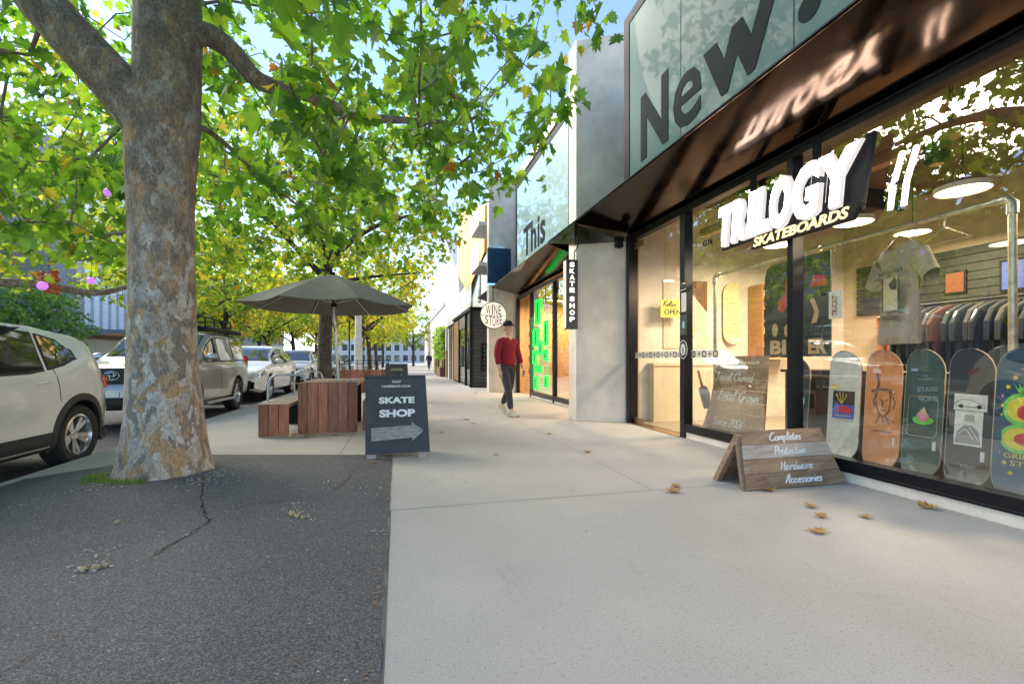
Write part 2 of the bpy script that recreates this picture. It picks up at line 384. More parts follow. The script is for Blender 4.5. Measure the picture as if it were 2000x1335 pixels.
# ---------------------------------------------------------------- setting: ground
def struct(name, mb, mat, **kw):
    o = build(mb, name, mat, **kw); o['kind'] = 'structure'; return o
ZR = -.12
g = MB(); g.quad((-400,-60,-.16),(400,-60,-.16),(400,900,-.16),(-400,900,-.16)); struct('ground', g, M['road'])
g = MB(); g.quad((-22,-30,ZR),(-3.40,-30,ZR),(-3.40,160,ZR),(-22,160,ZR)); struct('road', g, M['road'])
g = MB(); g.box((-3.26,-8,-.2),(12,160,0)); struct('pavement', g, M['pave'])
g = MB(); y = -8
while y < 60: g.box((-3.40,y,-.2),(-3.263,y+2.39,-.003)); y += 2.4
struct('kerb', g, M['kerb'], bevel=.012)
g = MB(); g.box((-10.6,-20,-.2),(-9.0,120,0)); g.box((-40,-30,-.2),(-17.5,160,0)); struct('far_pavement', g, M['kerb'])
def yfar(x):
    return 5.40 + .50*max(0, min(1, (-x-.1)/2.0)) - (.9*max(0, (-x-2.35))**1.2)
def mound(x, y):
    d = math.hypot(x+2.05, y-4.75); return .075*math.exp(-((d-.35)/.75)**2 if d > .35 else 0)
def asp(u, v):
    x = -3.262+u*(3.262-.06)+(.003*math.sin(v*171)+.002*math.sin(v*67+1)+.002*math.sin(v*311))*(1 if u > .995 else 0); ym = yfar(x); yy = -6+(ym+6)*(1-(1-v)**1.7)
    e = min(1, min((ym-yy), (-.06-x)*1.0, (x+3.262))/.12+.02)
    z = .007 + .012*max(0, e)*(.5+.5*math.sin(x*3.1+yy*1.3)) + mound(x, yy)*max(0, min(1, (ym-yy)/.5))*max(0, min(1, (x+3.262)/.4))
    return (x, yy, z)
g = MB(); g.grid(asp, 90, 140)
struct('asphalt_path', g, M['asph'], smooth=60)
def ground_z(x, y):
    if x < -.06 and y < yfar(x) and x > -3.26: return .012+mound(x, y)
    return 0
M['joint'] = pmat('dark_joint', (.16, .15, .14), .9)
g = MB()
def strip(g, pts, w, z):
    for (x0, y0), (x1, y1) in zip(pts[:-1], pts[1:]):
        dx, dy = x1-x0, y1-y0; L = math.hypot(dx, dy); nx, ny = -dy/L*w/2, dx/L*w/2
        g.add([(x0-nx, y0-ny, z), (x1-nx, y1-ny, z), (x1+nx, y1+ny, z), (x0+nx, y0+ny, z)], [(0, 1, 2, 3)])
strip(g, [(-.05, 3.42), (3.85, 3.42)], .006, .0012)
for yy in (8.1, 12.6, 17.1, 21.6, 26): strip(g, [(-3.25, yy), (3.0, yy)], .008, .0012)
strip(g, [(-.05, -3), (-.05, 3.42)], .01, .0012)
strip(g, [(-.64, 5.55), (-.64, 30)], .008, .0014); strip(g, [(2.05, 3.43), (2.05, 30)], .005, .0014)
strip(g, [(-3.25, 7.0), (-.64, 7.0)], .008, .0012)
struct('pavement_joint', g, M['joint'])
# asphalt cracks (polyline in plan)
M['crack'] = pmat('crack_dark', (.008, .008, .008), 1); M['dust'] = pmat('crack_dust', (.20, .14, .10), 1, var=.3, vscale=40)
random.seed(5)
def wig(pts, n, a):
    out = []
    for (x0, y0), (x1, y1) in zip(pts[:-1], pts[1:]):
        for k in range(n): t = k/n; out.append((x0+(x1-x0)*t+random.uniform(-a, a), y0+(y1-y0)*t+random.uniform(-a, a)))
    out.append(pts[-1]); return out
g = MB(); gd = MB()
def crack(pts, w):
    P = wig(pts, 9, .012)
    for i, ((x0, y0), (x1, y1)) in enumerate(zip(P[:-1], P[1:])):
        ww = w*random.uniform(.4, 1.4); zz = .004
        z0, z1 = asp_z(x0, y0)+zz, asp_z(x1, y1)+zz
        dx, dy = x1-x0, y1-y0; L = math.hypot(dx, dy)+1e-6; nx, ny = -dy/L*ww/2, dx/L*ww/2
        g.add([(x0-nx, y0-ny, z0), (x1-nx, y1-ny, z1), (x1+nx, y1+ny, z1), (x0+nx, y0+ny, z0)], [(0, 1, 2, 3)])
        if random.random() < .6:
            q = .014; gd.add([(x0+nx, y0+ny, z0+.001), (x1+nx, y1+ny, z1+.001), (x1+nx+q, y1+ny, z1+.001), (x0+nx+q, y0+ny, z0+.001)], [(0, 1, 2, 3)])
def asp_z(x, y):
    ym = yfar(x); e = min(1, min((ym-y), (-.06-x), (x+3.262))/.12+.02)
    return .007+.012*max(0, e)*(.5+.5*math.sin(x*3.1+y*1.3))+mound(x, y)*max(0, min(1, (ym-y)/.5))*max(0, min(1, (x+3.262)/.4))
crack([(-1.61, 4.44), (-1.40, 3.85), (-1.285, 3.57), (-1.20, 3.43), (-1.225, 3.18), (-1.296, 2.92)], .009)
crack([(-1.28, 3.58), (-1.0, 3.72), (-.72, 3.82)], .005); crack([(-.42, 4.6), (-.5, 4.0)], .005)
for (cx, cy, sx_, sy_, n_) in ((-1.30, 2.05, .012, .11, 60), (-.345, 1.76, .022, .07, 50), (-1.27, 3.0, .03, .06, 30), (-1.55, 2.95, .06, .03, 25), (-.95, 4.75, .12, .04, 40)):
    for _ in range(n_):
        px_, py_ = random.gauss(cx, sx_), random.gauss(cy, sy_); q = random.uniform(.0015, .0055); z_ = asp_z(px_, py_)+.0025
        gd.add([(px_-q, py_-q, z_), (px_+q, py_-q*.5, z_), (px_+q*.6, py_+q*1.5, z_), (px_-q, py_+q, z_)], [(0,1,2,3)])
scatter_pts = [(-.08-random.uniform(0, .035), random.uniform(1, 5.2)) for _ in range(260)]
for sx_, sy_ in scatter_pts:
    q = random.uniform(.003, .009); z_ = asp_z(sx_, sy_)+.0022; gd.add([(sx_-q, sy_-q, z_), (sx_+q, sy_-q*.4, z_), (sx_+q*.5, sy_+q*1.6, z_), (sx_-q, sy_+q, z_)], [(0,1,2,3)])
struct('asphalt_crack', g, M['crack']); struct('dirt_in_crack', gd, M['dust'])
# rust paint mark and dust patches, grass tuft and seed debris
def lump(mb, c, r, seed, sq=.5, n=9, m=5):
    rnd = random.Random(seed)
    ph = [rnd.uniform(0, 6.28) for _ in range(4)]
    vs = []; fs = []
    for j in range(1, m):
        a = math.pi*j/m
        for k in range(n):
            q = 2*math.pi*k/n; rr = r*(1+.25*math.sin(3*q+ph[0])+.15*math.sin(5*q+ph[1]+a*2))
            vs.append((c[0]+rr*math.sin(a)*math.cos(q), c[1]+rr*math.sin(a)*math.sin(q), c[2]+rr*math.cos(a)*sq))
    for j in range(m-2):
        for k in range(n): fs.append((j*n+k, (j+1)*n+k, (j+1)*n+(k+1) % n, j*n+(k+1) % n))
    fs.append(tuple(range(n))); fs.append(tuple((m-2)*n+k for k in reversed(range(n))))
    mb.add(vs, fs)
M['seed'] = pmat('seed_fluff', (.42, .33, .18), .95, var=.3, vscale=30)
M['chalk'] = pmat('pale_crumb', (.45, .42, .36), .95)
rnd = random.Random(3); g = MB()
def scatter(g, cx, cy, n, s, r0, r1):
    for i in range(n):
        x = rnd.gauss(cx, s); y_ = rnd.gauss(cy, s)
        lump(g, (x, y_, ground_z(x, y_)+.006), rnd.uniform(r0, r1), rnd.random(), .45, 6, 4)
for (x, y_, n, s) in ((-.66, 3.42, 26, .06), (-.72, 3.62, 14, .09), (-1.54, 2.80, 22, .045), (-1.60, 3.02, 14, .05), (-1.45, 4.35, 30, .12), (-1.52, 4.6, 40, .07), (-1.6, 4.3, 30, .08), (-2.3, 4.3, 20, .1), (-.12, 2.95, 10, .03), (-.62, 4.2, 14, .12), (-.2, 3.9, 12, .12), (-.55, 2.75, 6, .08), (-1.4, 3.25, 6, .05), (-2.6, 3.9, 10, .25), (-.09, 4.4, 12, .25), (-1.5, 4.4, 14, .12), (-1.35, 4.75, 10, .1)):
    scatter(g, x, y_, n, s, .003, .009)
for i in range(420):
    x = rnd.uniform(-3.2, -.08); y_ = rnd.uniform(1.2, 5.3)
    lump(g, (x, y_, asp_z(x, y_)+.002), rnd.uniform(.0018, .0045), rnd.random(), .5, 5, 4)
o = build(g, 'seed_debris', M['chalk'], smooth=60); tag(o, 'pale seed crumbs and grit scattered over the dark asphalt', 'debris', kind='stuff')
for k, (x, y_, r) in enumerate(((-.66, 3.36, .017), (-.62, 3.33, .013), (-.70, 3.41, .021), (-.585, 3.345, .010), (-1.50, 2.80, .017), (-1.47, 2.82, .013), (-1.55, 2.79, .016), (-1.76, 3.50, .014), (-.14, 3.98, .012))):
    g = MB(); lump(g, (0, 0, r*.7), r, k, .8, 12, 8); o = build(g, 'seed_ball', M['seed'], smooth=60); o.location = (x, y_, asp_z(x, y_))
    tag(o, 'small tan plane tree seed ball lying on the dark asphalt', 'seed ball', 'fallen seed balls')
g = MB(); rnd = random.Random(9)
for i in range(650):
    q = rnd.uniform(3.15, 4.9); rr = rnd.uniform(.36, .52)
    if q > 3.9: rr = rnd.uniform(.36, .43)
    x = -2.05+rr*math.cos(q)*1.05; y_ = 4.75+rr*math.sin(q); z = asp_z(x, y_)
    h = rnd.uniform(.015, .05); a = rnd.uniform(0, 6.28); w = .003; lx, ly = rnd.uniform(-.02, .02), rnd.uniform(-.02, .02)
    g.add([(x-w*math.cos(a), y_-w*math.sin(a), z-.003), (x+w*math.cos(a), y_+w*math.sin(a), z-.003), (x+lx, y_+ly, z+h)], [(0, 1, 2)])
M['grass'] = leafmat('grass_blade', [(0, (.08, .18, .02)), (.7, (.20, .34, .04)), (1, (.4, .36, .1))], .4)
o = build(g, 'grass', M['grass']); tag(o, 'short bright green grass at the foot of the big trunk', 'grass', kind='stuff')
# ---------------------------------------------------------------- the shop building
def sprop(name, nt): pass
M['bronze'] = None
m, nt, b = newmat('bronze_soffit'); v = coords(nt, (1, .35, 1))
nt.links.new(ramp(nt, noise(nt, v, 2.2, 4), [(.3, (.055, .034, .024)), (.7, (.105, .066, .045))]), b.inputs['Base Color'])
b.inputs['Metallic'].default_value = 1; rr = ramp(nt, noise(nt, v, 9, 5), [(.3, (.06,)*3), (.7, (.17,)*3)]); nt.links.new(rr, b.inputs['Roughness'])
M['bronze'] = m
m, nt, b = newmat('teal_back_painted_glass'); v = coords(nt)
nt.links.new(ramp(nt, noise(nt, v, 1.1), [(.3, (.060, .135, .130)), (.7, (.072, .155, .148))]), b.inputs['Base Color'])
b.inputs['Roughness'].default_value = .5; b.inputs['Specular IOR Level'].default_value = .12; b.inputs['Coat Weight'].default_value = .06; b.inputs['Coat Roughness'].default_value = .015; b.inputs['Coat IOR'].default_value = 1.33
M['teal'] = m
m, nt, b = newmat('pale_back_painted_glass'); v = coords(nt)
nt.links.new(ramp(nt, noise(nt, v, 1.1), [(.3, (.22, .33, .34)), (.7, (.28, .39, .40))]), b.inputs['Base Color'])
b.inputs['Roughness'].default_value = .3; b.inputs['Coat Weight'].default_value = 1; b.inputs['Coat Roughness'].default_value = .015; b.inputs['Coat IOR'].default_value = 1.4
M['tealpale'] = m
M['letter'] = pmat('dark_teal_letter', (.008, .015, .017), .7, spec=.12)
M['glass'] = glassmat('shop_glass', (1, 1, 1), 0, .085, 2.3, (.93, .95, .93))
M['glassd'] = glassmat('door_glass', (1, 1, 1), 0, .02, .9, (.95, .96, .94))
M['cream'] = pmat('cream_plaster', (.56, .46, .33), .7, var=.06)
M['ceil'] = pmat('dark_brown_ceiling', (.10, .06, .035), .7)
M['shopfloor'] = pmat('shop_floor', (.30, .24, .17), .5)
M['brass'] = pmat('bronze_fitting', (.45, .30, .17), .3, .9)
M['beam'] = woodmat('orange_timber_beam', (.30, .13, .05), (.42, .20, .08), (.52, .28, .12), (8, 1, 8), .5)

B1 = thing('shop_building', 'concrete and bronze shop building with a teal glass fascia reading New. above the skateboard shop', 'building', (3.04, 7.6, 0))
def bw(mb, name, mat, par=B1, **kw): return build(mb, name, mat, par, world=True, **kw)
def bladeshape(x0, y0, ztop, name, par):
    g = MB(); g.prism([(x0, y0), (x0+.74, y0-.38), (x0+6, y0-.38), (x0+6, y0+.35), (x0, y0+.35)], 0.0, ztop)
    return bw(g, name, M['wallconc'], par, bevel=.008)
bladeshape(3.045, 7.6, 6.7, 'wall', B1)
# fine casting seams and tie holes on the column
g = MB()
for z in (.95, 2.1): g.box((3.06, 7.2, z), (3.07, 7.21, z+.004))
# soffit
g = MB(); g.prism([(3.0, 3.47), (3.0, 3.49), (3.04, 3.50), (4.0, 3.36), (4.0, 3.18)], -7.59, 4.0, Matrix(((1,0,0,0),(0,0,-1,0),(0,1,0,0),(0,0,0,1))))
bw(g, 'soffit', M['bronze'])
g = MB()   # tapering bronze return beyond and over the column
g.prism([(7.56, 3.10), (9.0, 3.465), (9.0, 3.49), (7.56, 3.49)], 3.0, 3.042, Matrix(((0,0,1,0),(1,0,0,0),(0,1,0,0),(0,0,0,1))))
g.add([(3.042, 7.592, 3.10), (3.775, 7.212, 3.10), (3.775, 7.212, 3.49), (3.042, 7.592, 3.49), (3.042, 7.56, 3.10), (3.775, 7.17, 3.10), (3.775, 7.17, 3.49), (3.042, 7.56, 3.49)], [(4,5,6,7), (0,1,5,4), (0,4,7,3)])
g.add([(3.042, 7.6, 3.48), (3.042, 9.0, 3.48), (5, 9.0, 3.44), (5, 7.6, 3.44)], [(0,1,2,3)])
bw(g, 'soffit_return', M['bronze'])
g = MB(); g.box((2.985, -4, 3.486), (3.0, 9.0, 3.50)); bw(g, 'soffit_edge', M['black'])
# upper teal panels
ys = [5.66, 4.5, 3.0, 1.5, 0, -1.5, -3.0]
for i in range(len(ys)-1):
    g = MB(); g.box((3.04, ys[i+1]+.006, 3.505), (3.055, ys[i]-.006, 5.62)); bw(g, 'upper_glass_panel', M['teal'])
g = MB(); g.box((3.03, 5.66, 3.502), (3.16, 5.80, 5.75)); g.box((3.03, -3, 5.62), (3.16, 5.66, 5.75)); g.box((3.06, -3, 3.502), (3.16, 5.66, 5.62)); g.box((3.16, 5.74, 3.502), (8, 5.80, 5.75))
bw(g, 'upper_frame', M['black'])
g = MB(); g.box((3.17, -3, 5.5), (8, 5.73, 5.74)); bw(g, 'roof', M['wallconc'])
F1 = frame((3.036, 5.36, 3.62), (0, -1, 0), (0, 0, 1))
text('fascia_letter', 'N', M['letter'], B1, F1, world=True, size=1, ext=.002, off=.035, fit=(0, .62), vfit=(0, .83))
text('fascia_letter', 'e', M['letter'], B1, F1, world=True, size=1, ext=.002, off=.012, fit=(.72, 1.22), vfit=(-.01, .58))
text('fascia_letter', 'w', M['letter'], B1, F1, world=True, size=1, ext=.002, off=.035, fit=(1.25, 2.22), vfit=(0, .57))
g = MB(); g.lathe([(.001, 0), (.10, 0), (.10, .003), (.001, .003)], 28, F1 @ Matrix.Translation((2.5, .14, -.001))); bw(g, 'fascia_full_stop', M['letter'])

# shopfront frame
PY = [7.20, 5.64, 3.83, .85, -2.2]
g = MB()
g.box((3.84, -3, 3.10), (3.96, 7.15, 3.20)); g.box((3.815, -3, 3.17), (3.838, 7.15, 3.19))
g.box((3.80, 7.10, 0), (3.97, 7.20, 3.2))
for y in PY[1:]:
    w = .055 if y > 5 else .035
    g.box((3.83, y-w, .202), (3.96, y+w, 3.098))
g.box((3.83, 5.585, 0), (3.96, 5.695, .20))
g.box((3.835, -3, .088), (3.97, 5.584, .20)); g.box((3.82, -3, .10), (3.833, 5.58, .115))
bw(g, 'window_frame', M['blackg'], bevel=.003)
g = MB(); g.box((3.852, -3, 0), (4.0, 5.583, .086)); bw(g, 'plinth', M['wallconc'], bevel=.004)
for a, c in ((5.582, 3.867), (3.793, .887), (.813, -2.16)):
    g = MB(); g.quad((3.90, c, .202), (3.90, a, .202), (3.90, a, 3.098), (3.90, c, 3.098)); bw(g, 'window_pane', M['glass'])
d1 = MB(); d1.quad((3.90, 5.70, .02), (3.90, 7.09, .02), (3.90, 7.09, 3.05), (3.90, 5.70, 3.05)); dr = bw(d1, 'glass_door', M['glassd'])
g = MB(); g.box((3.885, 6.80, .015), (3.915, 7.08, .11)); bw(g, 'hinge_fitting', M['brass'], dr); g = MB(); g.box((3.885, 6.80, 2.95), (3.915, 7.08, 3.05)); bw(g, 'hinge_fitting', M['brass'], dr)
# patterned safety strip on the door and first pane
g = MB(); gk = MB()
y = 7.06; k = 0
while y > 5.0:
    if not (5.55 < y < 5.75):
        g.box((3.893, y-.105, 1.105), (3.896, y, 1.205))
        if k % 2 == 0:
            gk.lathe([(.045, 0), (.03, 0), (.03, .001), (.045, .001)], 16, frame((3.891, y-.052, 1.155), (0,-1,0), (0,0,1)), True)
        else:
            gk.box((3.8905, y-.085, 1.15), (3.892, y-.02, 1.16)); gk.box((3.8905, y-.06, 1.12), (3.892, y-.05, 1.19))
    y -= .11; k += 1
M['decalw'] = pmat('cream_decal', (.62, .55, .47), .6)
st = bw(g, 'safety_strip', M['decalw'])
st['kind'] = 'stuff'; sk = bw(gk, 'strip_mark', M['blackboard'], st)
# interior shell
g = MB()
g.box((4.0, -3, -.02), (9, 7.2, .02)); bw(g, 'shop_floor', M['shopfloor'])
g = MB(); g.box((4.0, 7.25, .02), (9, 7.27, 3.8)); g.box((3.97, 7.205, .02), (4.05, 7.27, 3.8)); g.box((8.5, -3, .021), (8.6, 7.25, 3.8)); g.box((4, -3.1, .02), (8.5, -3, 3.8)); bw(g, 'inner_wall', M['cream'])
g = MB(); g.box((4.0, -3, 3.801), (8.6, 7.3, 3.85)); g.box((4.001, -3, 3.2), (4.05, 7.2, 3.8)); bw(g, 'inner_ceiling', M['ceil'])
g = MB(); g.box((3.99, 7.15, -.01), (4.0, 5.7, .015)); 
g = MB(); g.box((3.80, 5.70, .001), (4.0, 7.10, .012)); bw(g, 'threshold', M['brass'])
# a door closer / wall bracket on the column
g = MB(); g.box((3.60, 7.14, 3.10), (3.74, 7.27, 3.17)); g.tube([(3.66, 7.2, 3.10), (3.62, 7.1, 2.98)], .035, 10); g.box((3.58, 7.1, 2.98), (3.70, 7.2, 3.06)); bw(g, 'wall_bracket', M['black'])
text('unit_number', 'G16', M['letter'], B1, frame((3.895, 5.28, 2.56), (0,-1,0), (0,0,1)), world=True, size=.11, ext=.001, off=.02)

# ---------------------------------------------------------------- wine store building
B2 = thing('wine_store_building', 'wine store building with pale glass fascia and bronze awning beyond the first concrete column', 'building', (3.04, 14.9, 0))
def bw2(mb, name, mat, par=B2, **kw): return build(mb, name, mat, par, world=True, **kw)
bladeshape(2.93, 15.0, 6.95, 'wall', B2)
g = MB(); g.prism([(3.0, 3.47), (3.0, 3.49), (3.04, 3.50), (4.0, 3.30), (4.0, 3.12)], -17.7, -9.03, Matrix(((1,0,0,0),(0,0,-1,0),(0,1,0,0),(0,0,0,1))))
bw2(g, 'soffit', M['bronze'])
for a, c in ((7.97, 9.04), (9.04, 10.5), (10.5, 11.72)):
    g = MB(); g.box((3.04, a+.006, 3.505), (3.055, c-.006, 5.55)); bw2(g, 'upper_glass_panel', M['tealpale'])
g = MB(); g.box((3.03, 7.97, 5.55), (3.16, 11.90, 5.70)); g.box((3.03, 11.72, 3.502), (3.16, 11.86, 5.55)); g.box((3.06, 7.97, 3.502), (3.16, 11.72, 5.55)); g.box((3.16, 11.8, 3.502), (9, 11.88, 5.7)); bw2(g, 'upper_frame', M['black'])
M['parapet'] = pmat('pale_metal_parapet', (.45, .47, .50), .4, .3)
g = MB(); g.box((3.0, 7.97, 5.705), (3.3, 11.93, 5.93)); g.box((3.05, 7.97, 5.94), (3.25, 11.93, 5.97)); g.box((3.3, 7.97, 5.72), (9, 11.9, 5.8)); bw2(g, 'parapet', M['parapet'])
text('fascia_letter', 'Th', M['letter'], B2, frame((3.036, 11.05, 3.62), (0,-1,0), (0,0,1)), world=True, size=1.0, ext=.002, off=.02)
text('fascia_letter', 'is', M['letter'], B2, frame((3.036, 9.92, 3.62), (0,-1,0), (0,0,1)), world=True, size=1.0, ext=.002, off=.02)
g = MB()
g.box((3.76, 7.97, 3.02), (3.86, 14.6, 3.12))
for y in (9.1, 10.9, 12.95, 14.55): g.box((3.75, y-.04, 0), (3.86, y+.04, 3.02))
g.box((3.755, 9.14, .06), (3.87, 12.91, .17)); bw2(g, 'window_frame', M['blackg'])
g = MB(); g.box((3.77, 9.14, 0), (3.9, 12.91, .058)); bw2(g, 'plinth', M['wallconc'])
for a, c in ((9.14, 10.86), (10.94, 12.91)):
    g = MB(); g.quad((3.80, a, .17), (3.80, c, .17), (3.80, c, 3.02), (3.80, a, 3.02)); bw2(g, 'window_pane', M['glass'])
g = MB(); g.quad((3.95, 13.0, .02), (3.95, 14.5, .02), (3.95, 14.5, 3.0), (3.95, 13.0, 3.0)); dd = bw2(g, 'glass_door', M['glassd'])
g = MB(); g.box((3.9, 7.97, -.01), (8, 14.6, .02)); bw2(g, 'shop_floor', M['shopfloor'])
M['amber'] = pmat('amber_wall', (.50, .33, .18), .7)
g = MB(); g.box((6.5, 7.97, .02), (6.6, 14.6, 3.4)); g.box((3.87, 14.58, .02), (6.5, 14.64, 3.4)); g.box((3.87, 7.96, .02), (6.5, 8.0, 3.4)); bw2(g, 'inner_wall', M['amber'])
g = MB(); g.box((3.9, 8, 3.4), (6.6, 14.6, 3.45)); bw2(g, 'inner_ceiling', M['ceil'])
# paper notices beside the door
for i in range(9):
    g = MB(); z = 2.25-i*.2; g.box((4.18+(i % 2)*.2, 14.565, z), (4.30+(i % 2)*.2, 14.575, z+.14)); n_ = bw2(g, 'paper_notice', M['blackboard'])

# warm strip lamps inside the wine store
M['warm'] = emat('warm_lamp', (1, .72, .38), 14); M['warmstrip'] = emat('warm_strip', (1, .55, .2), 6)
for y in (9.9, 13.6):
    L = thing('strip_lamp', 'warm strip lamp glowing under the wine store ceiling, the %s one' % ('nearer' if y < 11 else 'farther'), 'lamp', (5.2, y, 2.9), group='strip lamps in the wine store')
    g = MB(); g.box((-.7, -.05, .02), (.7, .05, .07)); build(g, 'housing', M['black'], L); g = MB(); g.box((-.69, -.04, 0), (.69, .04, .018)); build(g, 'diffuser', M['warmstrip'], L)
    ld = bpy.data.lights.new('store_light', 'AREA'); lo = bpy.data.objects.new('store_light', ld); COL.objects.link(lo); ld.shape = 'RECTANGLE'; ld.size = 1.3; ld.size_y = .2; ld.energy = 60; ld.color = (1, .66, .36)
    lo.parent = L; lo.location = (0, 0, -.05)
# wine rack with bottles seen through the glass
rk = thing('wine_rack', 'timber rack of dark wine bottles inside the wine store', 'shelf', (6.2, 11.5, 0.02))
g = MB()
for z in (.3, .75, 1.2, 1.65, 2.1): g.box((-.2, -1.6, z), (.2, 1.6, z+.03))
for y in (-1.6, 0, 1.57): g.box((-.2, y, 0), (.2, y+.03, 2.3))
build(g, 'shelf', M['beam'], rk)
M['bottle'] = pmat('dark_bottle_glass', (.03, .05, .03), .1)
bp = MB(); bp.lathe([(.001, 0), (.037, 0), (.037, .19), (.014, .24), (.014, .30), (.001, .30)], 10)
bme = None; k = 0
for z in (.33, .78, 1.23, 1.68):
    for j in range(11):
        y = -1.45+j*.28
        if abs(y) < .06: y += .1
        if bme is None: bo = build(bp, 'wine_bottle', M['bottle'], smooth=60); bme = bo
        else: bo = bme.copy(); COL.objects.link(bo)
        bo.location = (6.1, 11.5+y, z+.022); tag(bo, 'dark wine bottle standing on the timber rack in the wine store', 'bottle', 'bottles on the wine rack'); k += 1

# green lit display stuck on the wine store window
M['green'] = emat('green_light', (.02, 1, .10), .42); M['greenl'] = emat('green_outline', (.25, 1, .35), .3)
D = thing('green_window_display', 'bright green lit panels and brick outline on the wine store window', 'window display', (3.76, 12.0, 0))
rects = [(12.72, 12.1, 1.45, 1.95), (12.75, 12.35, .95, 1.35), (12.2, 11.8, 1.2, 1.6), (12.6, 11.9, .72, .92), (12.62, 12.3, .25, .62), (11.75, 11.35, 1.05, 1.35), (11.7, 11.3, 1.45, 2.1), (11.7, 11.35, .35, .65), (12.5, 12.0, 2.05, 2.75)]
for a, c, z0, z1 in rects:
    g = MB(); g.box((3.762, c, z0), (3.77, a, z1)); pn = build(g, 'panel', M['green'], D, world=True)
    g = MB(); mx = (a+c)/2; g.box((3.755, mx-.05, z0+.08), (3.76, mx+.05, z1-.1)); g.box((3.755, mx-.02, z1-.1), (3.76, mx+.02, z1-.04)); build(g, 'bottle_mark', M['letter'], pn, world=True)
g = MB()
for i in range(28):
    z = .22+i*.075; g.box((3.752, 11.15, z), (3.754, 12.85, z+.008))
    for j in range(9):
        y = 11.2+j*.2+(i % 2)*.1; g.box((3.751, y, z+.01), (3.7535, y+.01, z+.074))
build(g, 'brick_outline', M['greenl'], D, world=True)

# round WINE STORE sign
M['signlit'] = emat('lit_sign_face', (1, .88, .70), .30)
W = thing('round_sign', 'round lit white sign reading WINE STORE hanging under the bronze awning', 'sign', (2.93, 14.3, 2.48))
g = MB(); Fz = frame((0, 0, 0), (1, 0, 0), (0, 0, 1)); g.lathe([(.001, -.05), (.415, -.05), (.43, -.03), (.43, .03), (.415, .045), (.001, .045)], 40, Fz); build(g, 'sign_box', M['black'], W, smooth=40)
g = MB(); g.lathe([(.001, .046), (.41, .046), (.41, .05), (.001, .05)], 40, Fz); build(g, 'lit_face', M['signlit'], W)
for s, v_, f in (('W', (.02, .30), (-.24, -.09)), ('I', (.02, .34), (-.05, -.02)), ('N', (.02, .34), (.02, .12)), ('E', (.02, .30), (.16, .25)), ('S', (-.27, -.02), (-.27, -.17)), ('T', (-.33, -.02), (-.14, -.04)), ('O', (-.35, -.02), (-.03, .07)), ('R', (-.33, -.02), (.10, .18)), ('E', (-.28, -.02), (.20, .28))):
    text('letter', s, M['letter'], W, Fz @ Matrix.Translation((0, 0, .053)), size=1, ext=.002, fit=f, vfit=v_)
g = MB(); g.box((-.40, -.056, -.006), (.40, -.051, .004)); g.tube([(0, 0, .43), (0, 0, .95)], .015, 8); build(g, 'hanger', M['black'], W)

# vertical SKATE SHOP blade sign
S = thing('blade_sign', 'tall narrow black sign reading SKATE SHOP downwards, hung beside the concrete column', 'sign', (2.88, 7.42, 1.6))
g = MB(); g.box((-.105, -.06, 0), (.105, .06, 1.18)); build(g, 'sign_box', M['blackboard'], S, bevel=.006)
g = MB(); g.box((-.122, -.045, .02), (-.1055, .045, 1.16)); build(g, 'lit_edge', M['signlit'], S)
M['litlet'] = emat('lit_letter', (1, .96, .90), .8)
for i, ch in enumerate('SKATE'): text('letter', ch, M['litlet'], S, frame((-.045, -.062, 1.055-i*.108), (1,0,0), (0,0,1)), size=.1, ext=.002, off=.03, fit=(0, .085), vfit=(0, .078))
for i, ch in enumerate('SHOP'): text('letter', ch, M['litlet'], S, frame((-.045, -.062, .47-i*.115), (1,0,0), (0,0,1)), size=.1, ext=.002, off=.03, fit=(0, .085), vfit=(0, .082))
g = MB(); g.tube([(.06, 0, 1.18), (.06, .0, 1.32), (.13, .02, 1.42), (.13, .05, 1.6)], .011, 8); g.tube([(.105, 0, .9), (.17, .16, .9)], .012, 8); build(g, 'bracket', M['black'], S)

# dark blue sign panel with glow, on the far column
M['blueglow'] = emat('blue_glow', (.15, .55, 1), .9); M['navy'] = pmat('navy_panel', (.01, .06, .12), .4, var=.3, vscale=3)
S = thing('blue_sign', 'square dark blue sign panel with a glowing blue edge on the far concrete column', 'sign', (3.2, 14.75, 3.53))
g = MB(); g.box((-.38, -.12, .03), (.38, 0, 1.17)); build(g, 'panel', M['navy'], S, bevel=.005)
g = MB(); g.box((-.36, .003, .0), (.36, .05, .028)); g.box((-.36, .003, 1.172), (.36, .05, 1.20)); build(g, 'glowing_edge', M['blueglow'], S)

# ---------------------------------------------------------------- timber clad box and shops beyond
M['slat'] = woodmat('grey_timber_cladding', (.05, .045, .042), (.085, .078, .072), (.13, .12, .11), (2, 2, 10), .7, .25)
B3 = thing('timber_clad_building', 'low building clad in weathered dark horizontal boards beyond the wine store', 'building', (2.77, 17.7, 0))
def bw3(mb, name, mat, par=B3, **kw): return build(mb, name, mat, par, world=True, **kw)
g = MB(); g.box((2.80, 17.75, 0), (6.5, 23.5, 3.0)); bw3(g, 'wall', M['blackboard'])
g = MB()
for i in range(21): g.box((2.86, 17.70, .05+i*.14), (5, 17.745, .05+i*.14+.125))
bw3(g, 'cladding', M['slat'], bevel=.006)
g = MB(); g.box((2.70, 17.62, 3.0), (6.5, 23.6, 3.12)); g.box((2.70, 17.64, 0), (2.79, 17.75, 3.0)); g.box((2.72, 19.1, 0), (2.8, 19.25, 3)); g.box((2.72, 21.2, 0), (2.8, 21.35, 3)); bw3(g, 'roof_edge', M['black'])
g = MB(); g.box((2.765, 19.3, .1), (2.795, 21.15, 2.4)); g.box((2.765, 17.8, .1), (2.795, 19.05, 2.4)); bw3(g, 'window_pane', M['glassd'])
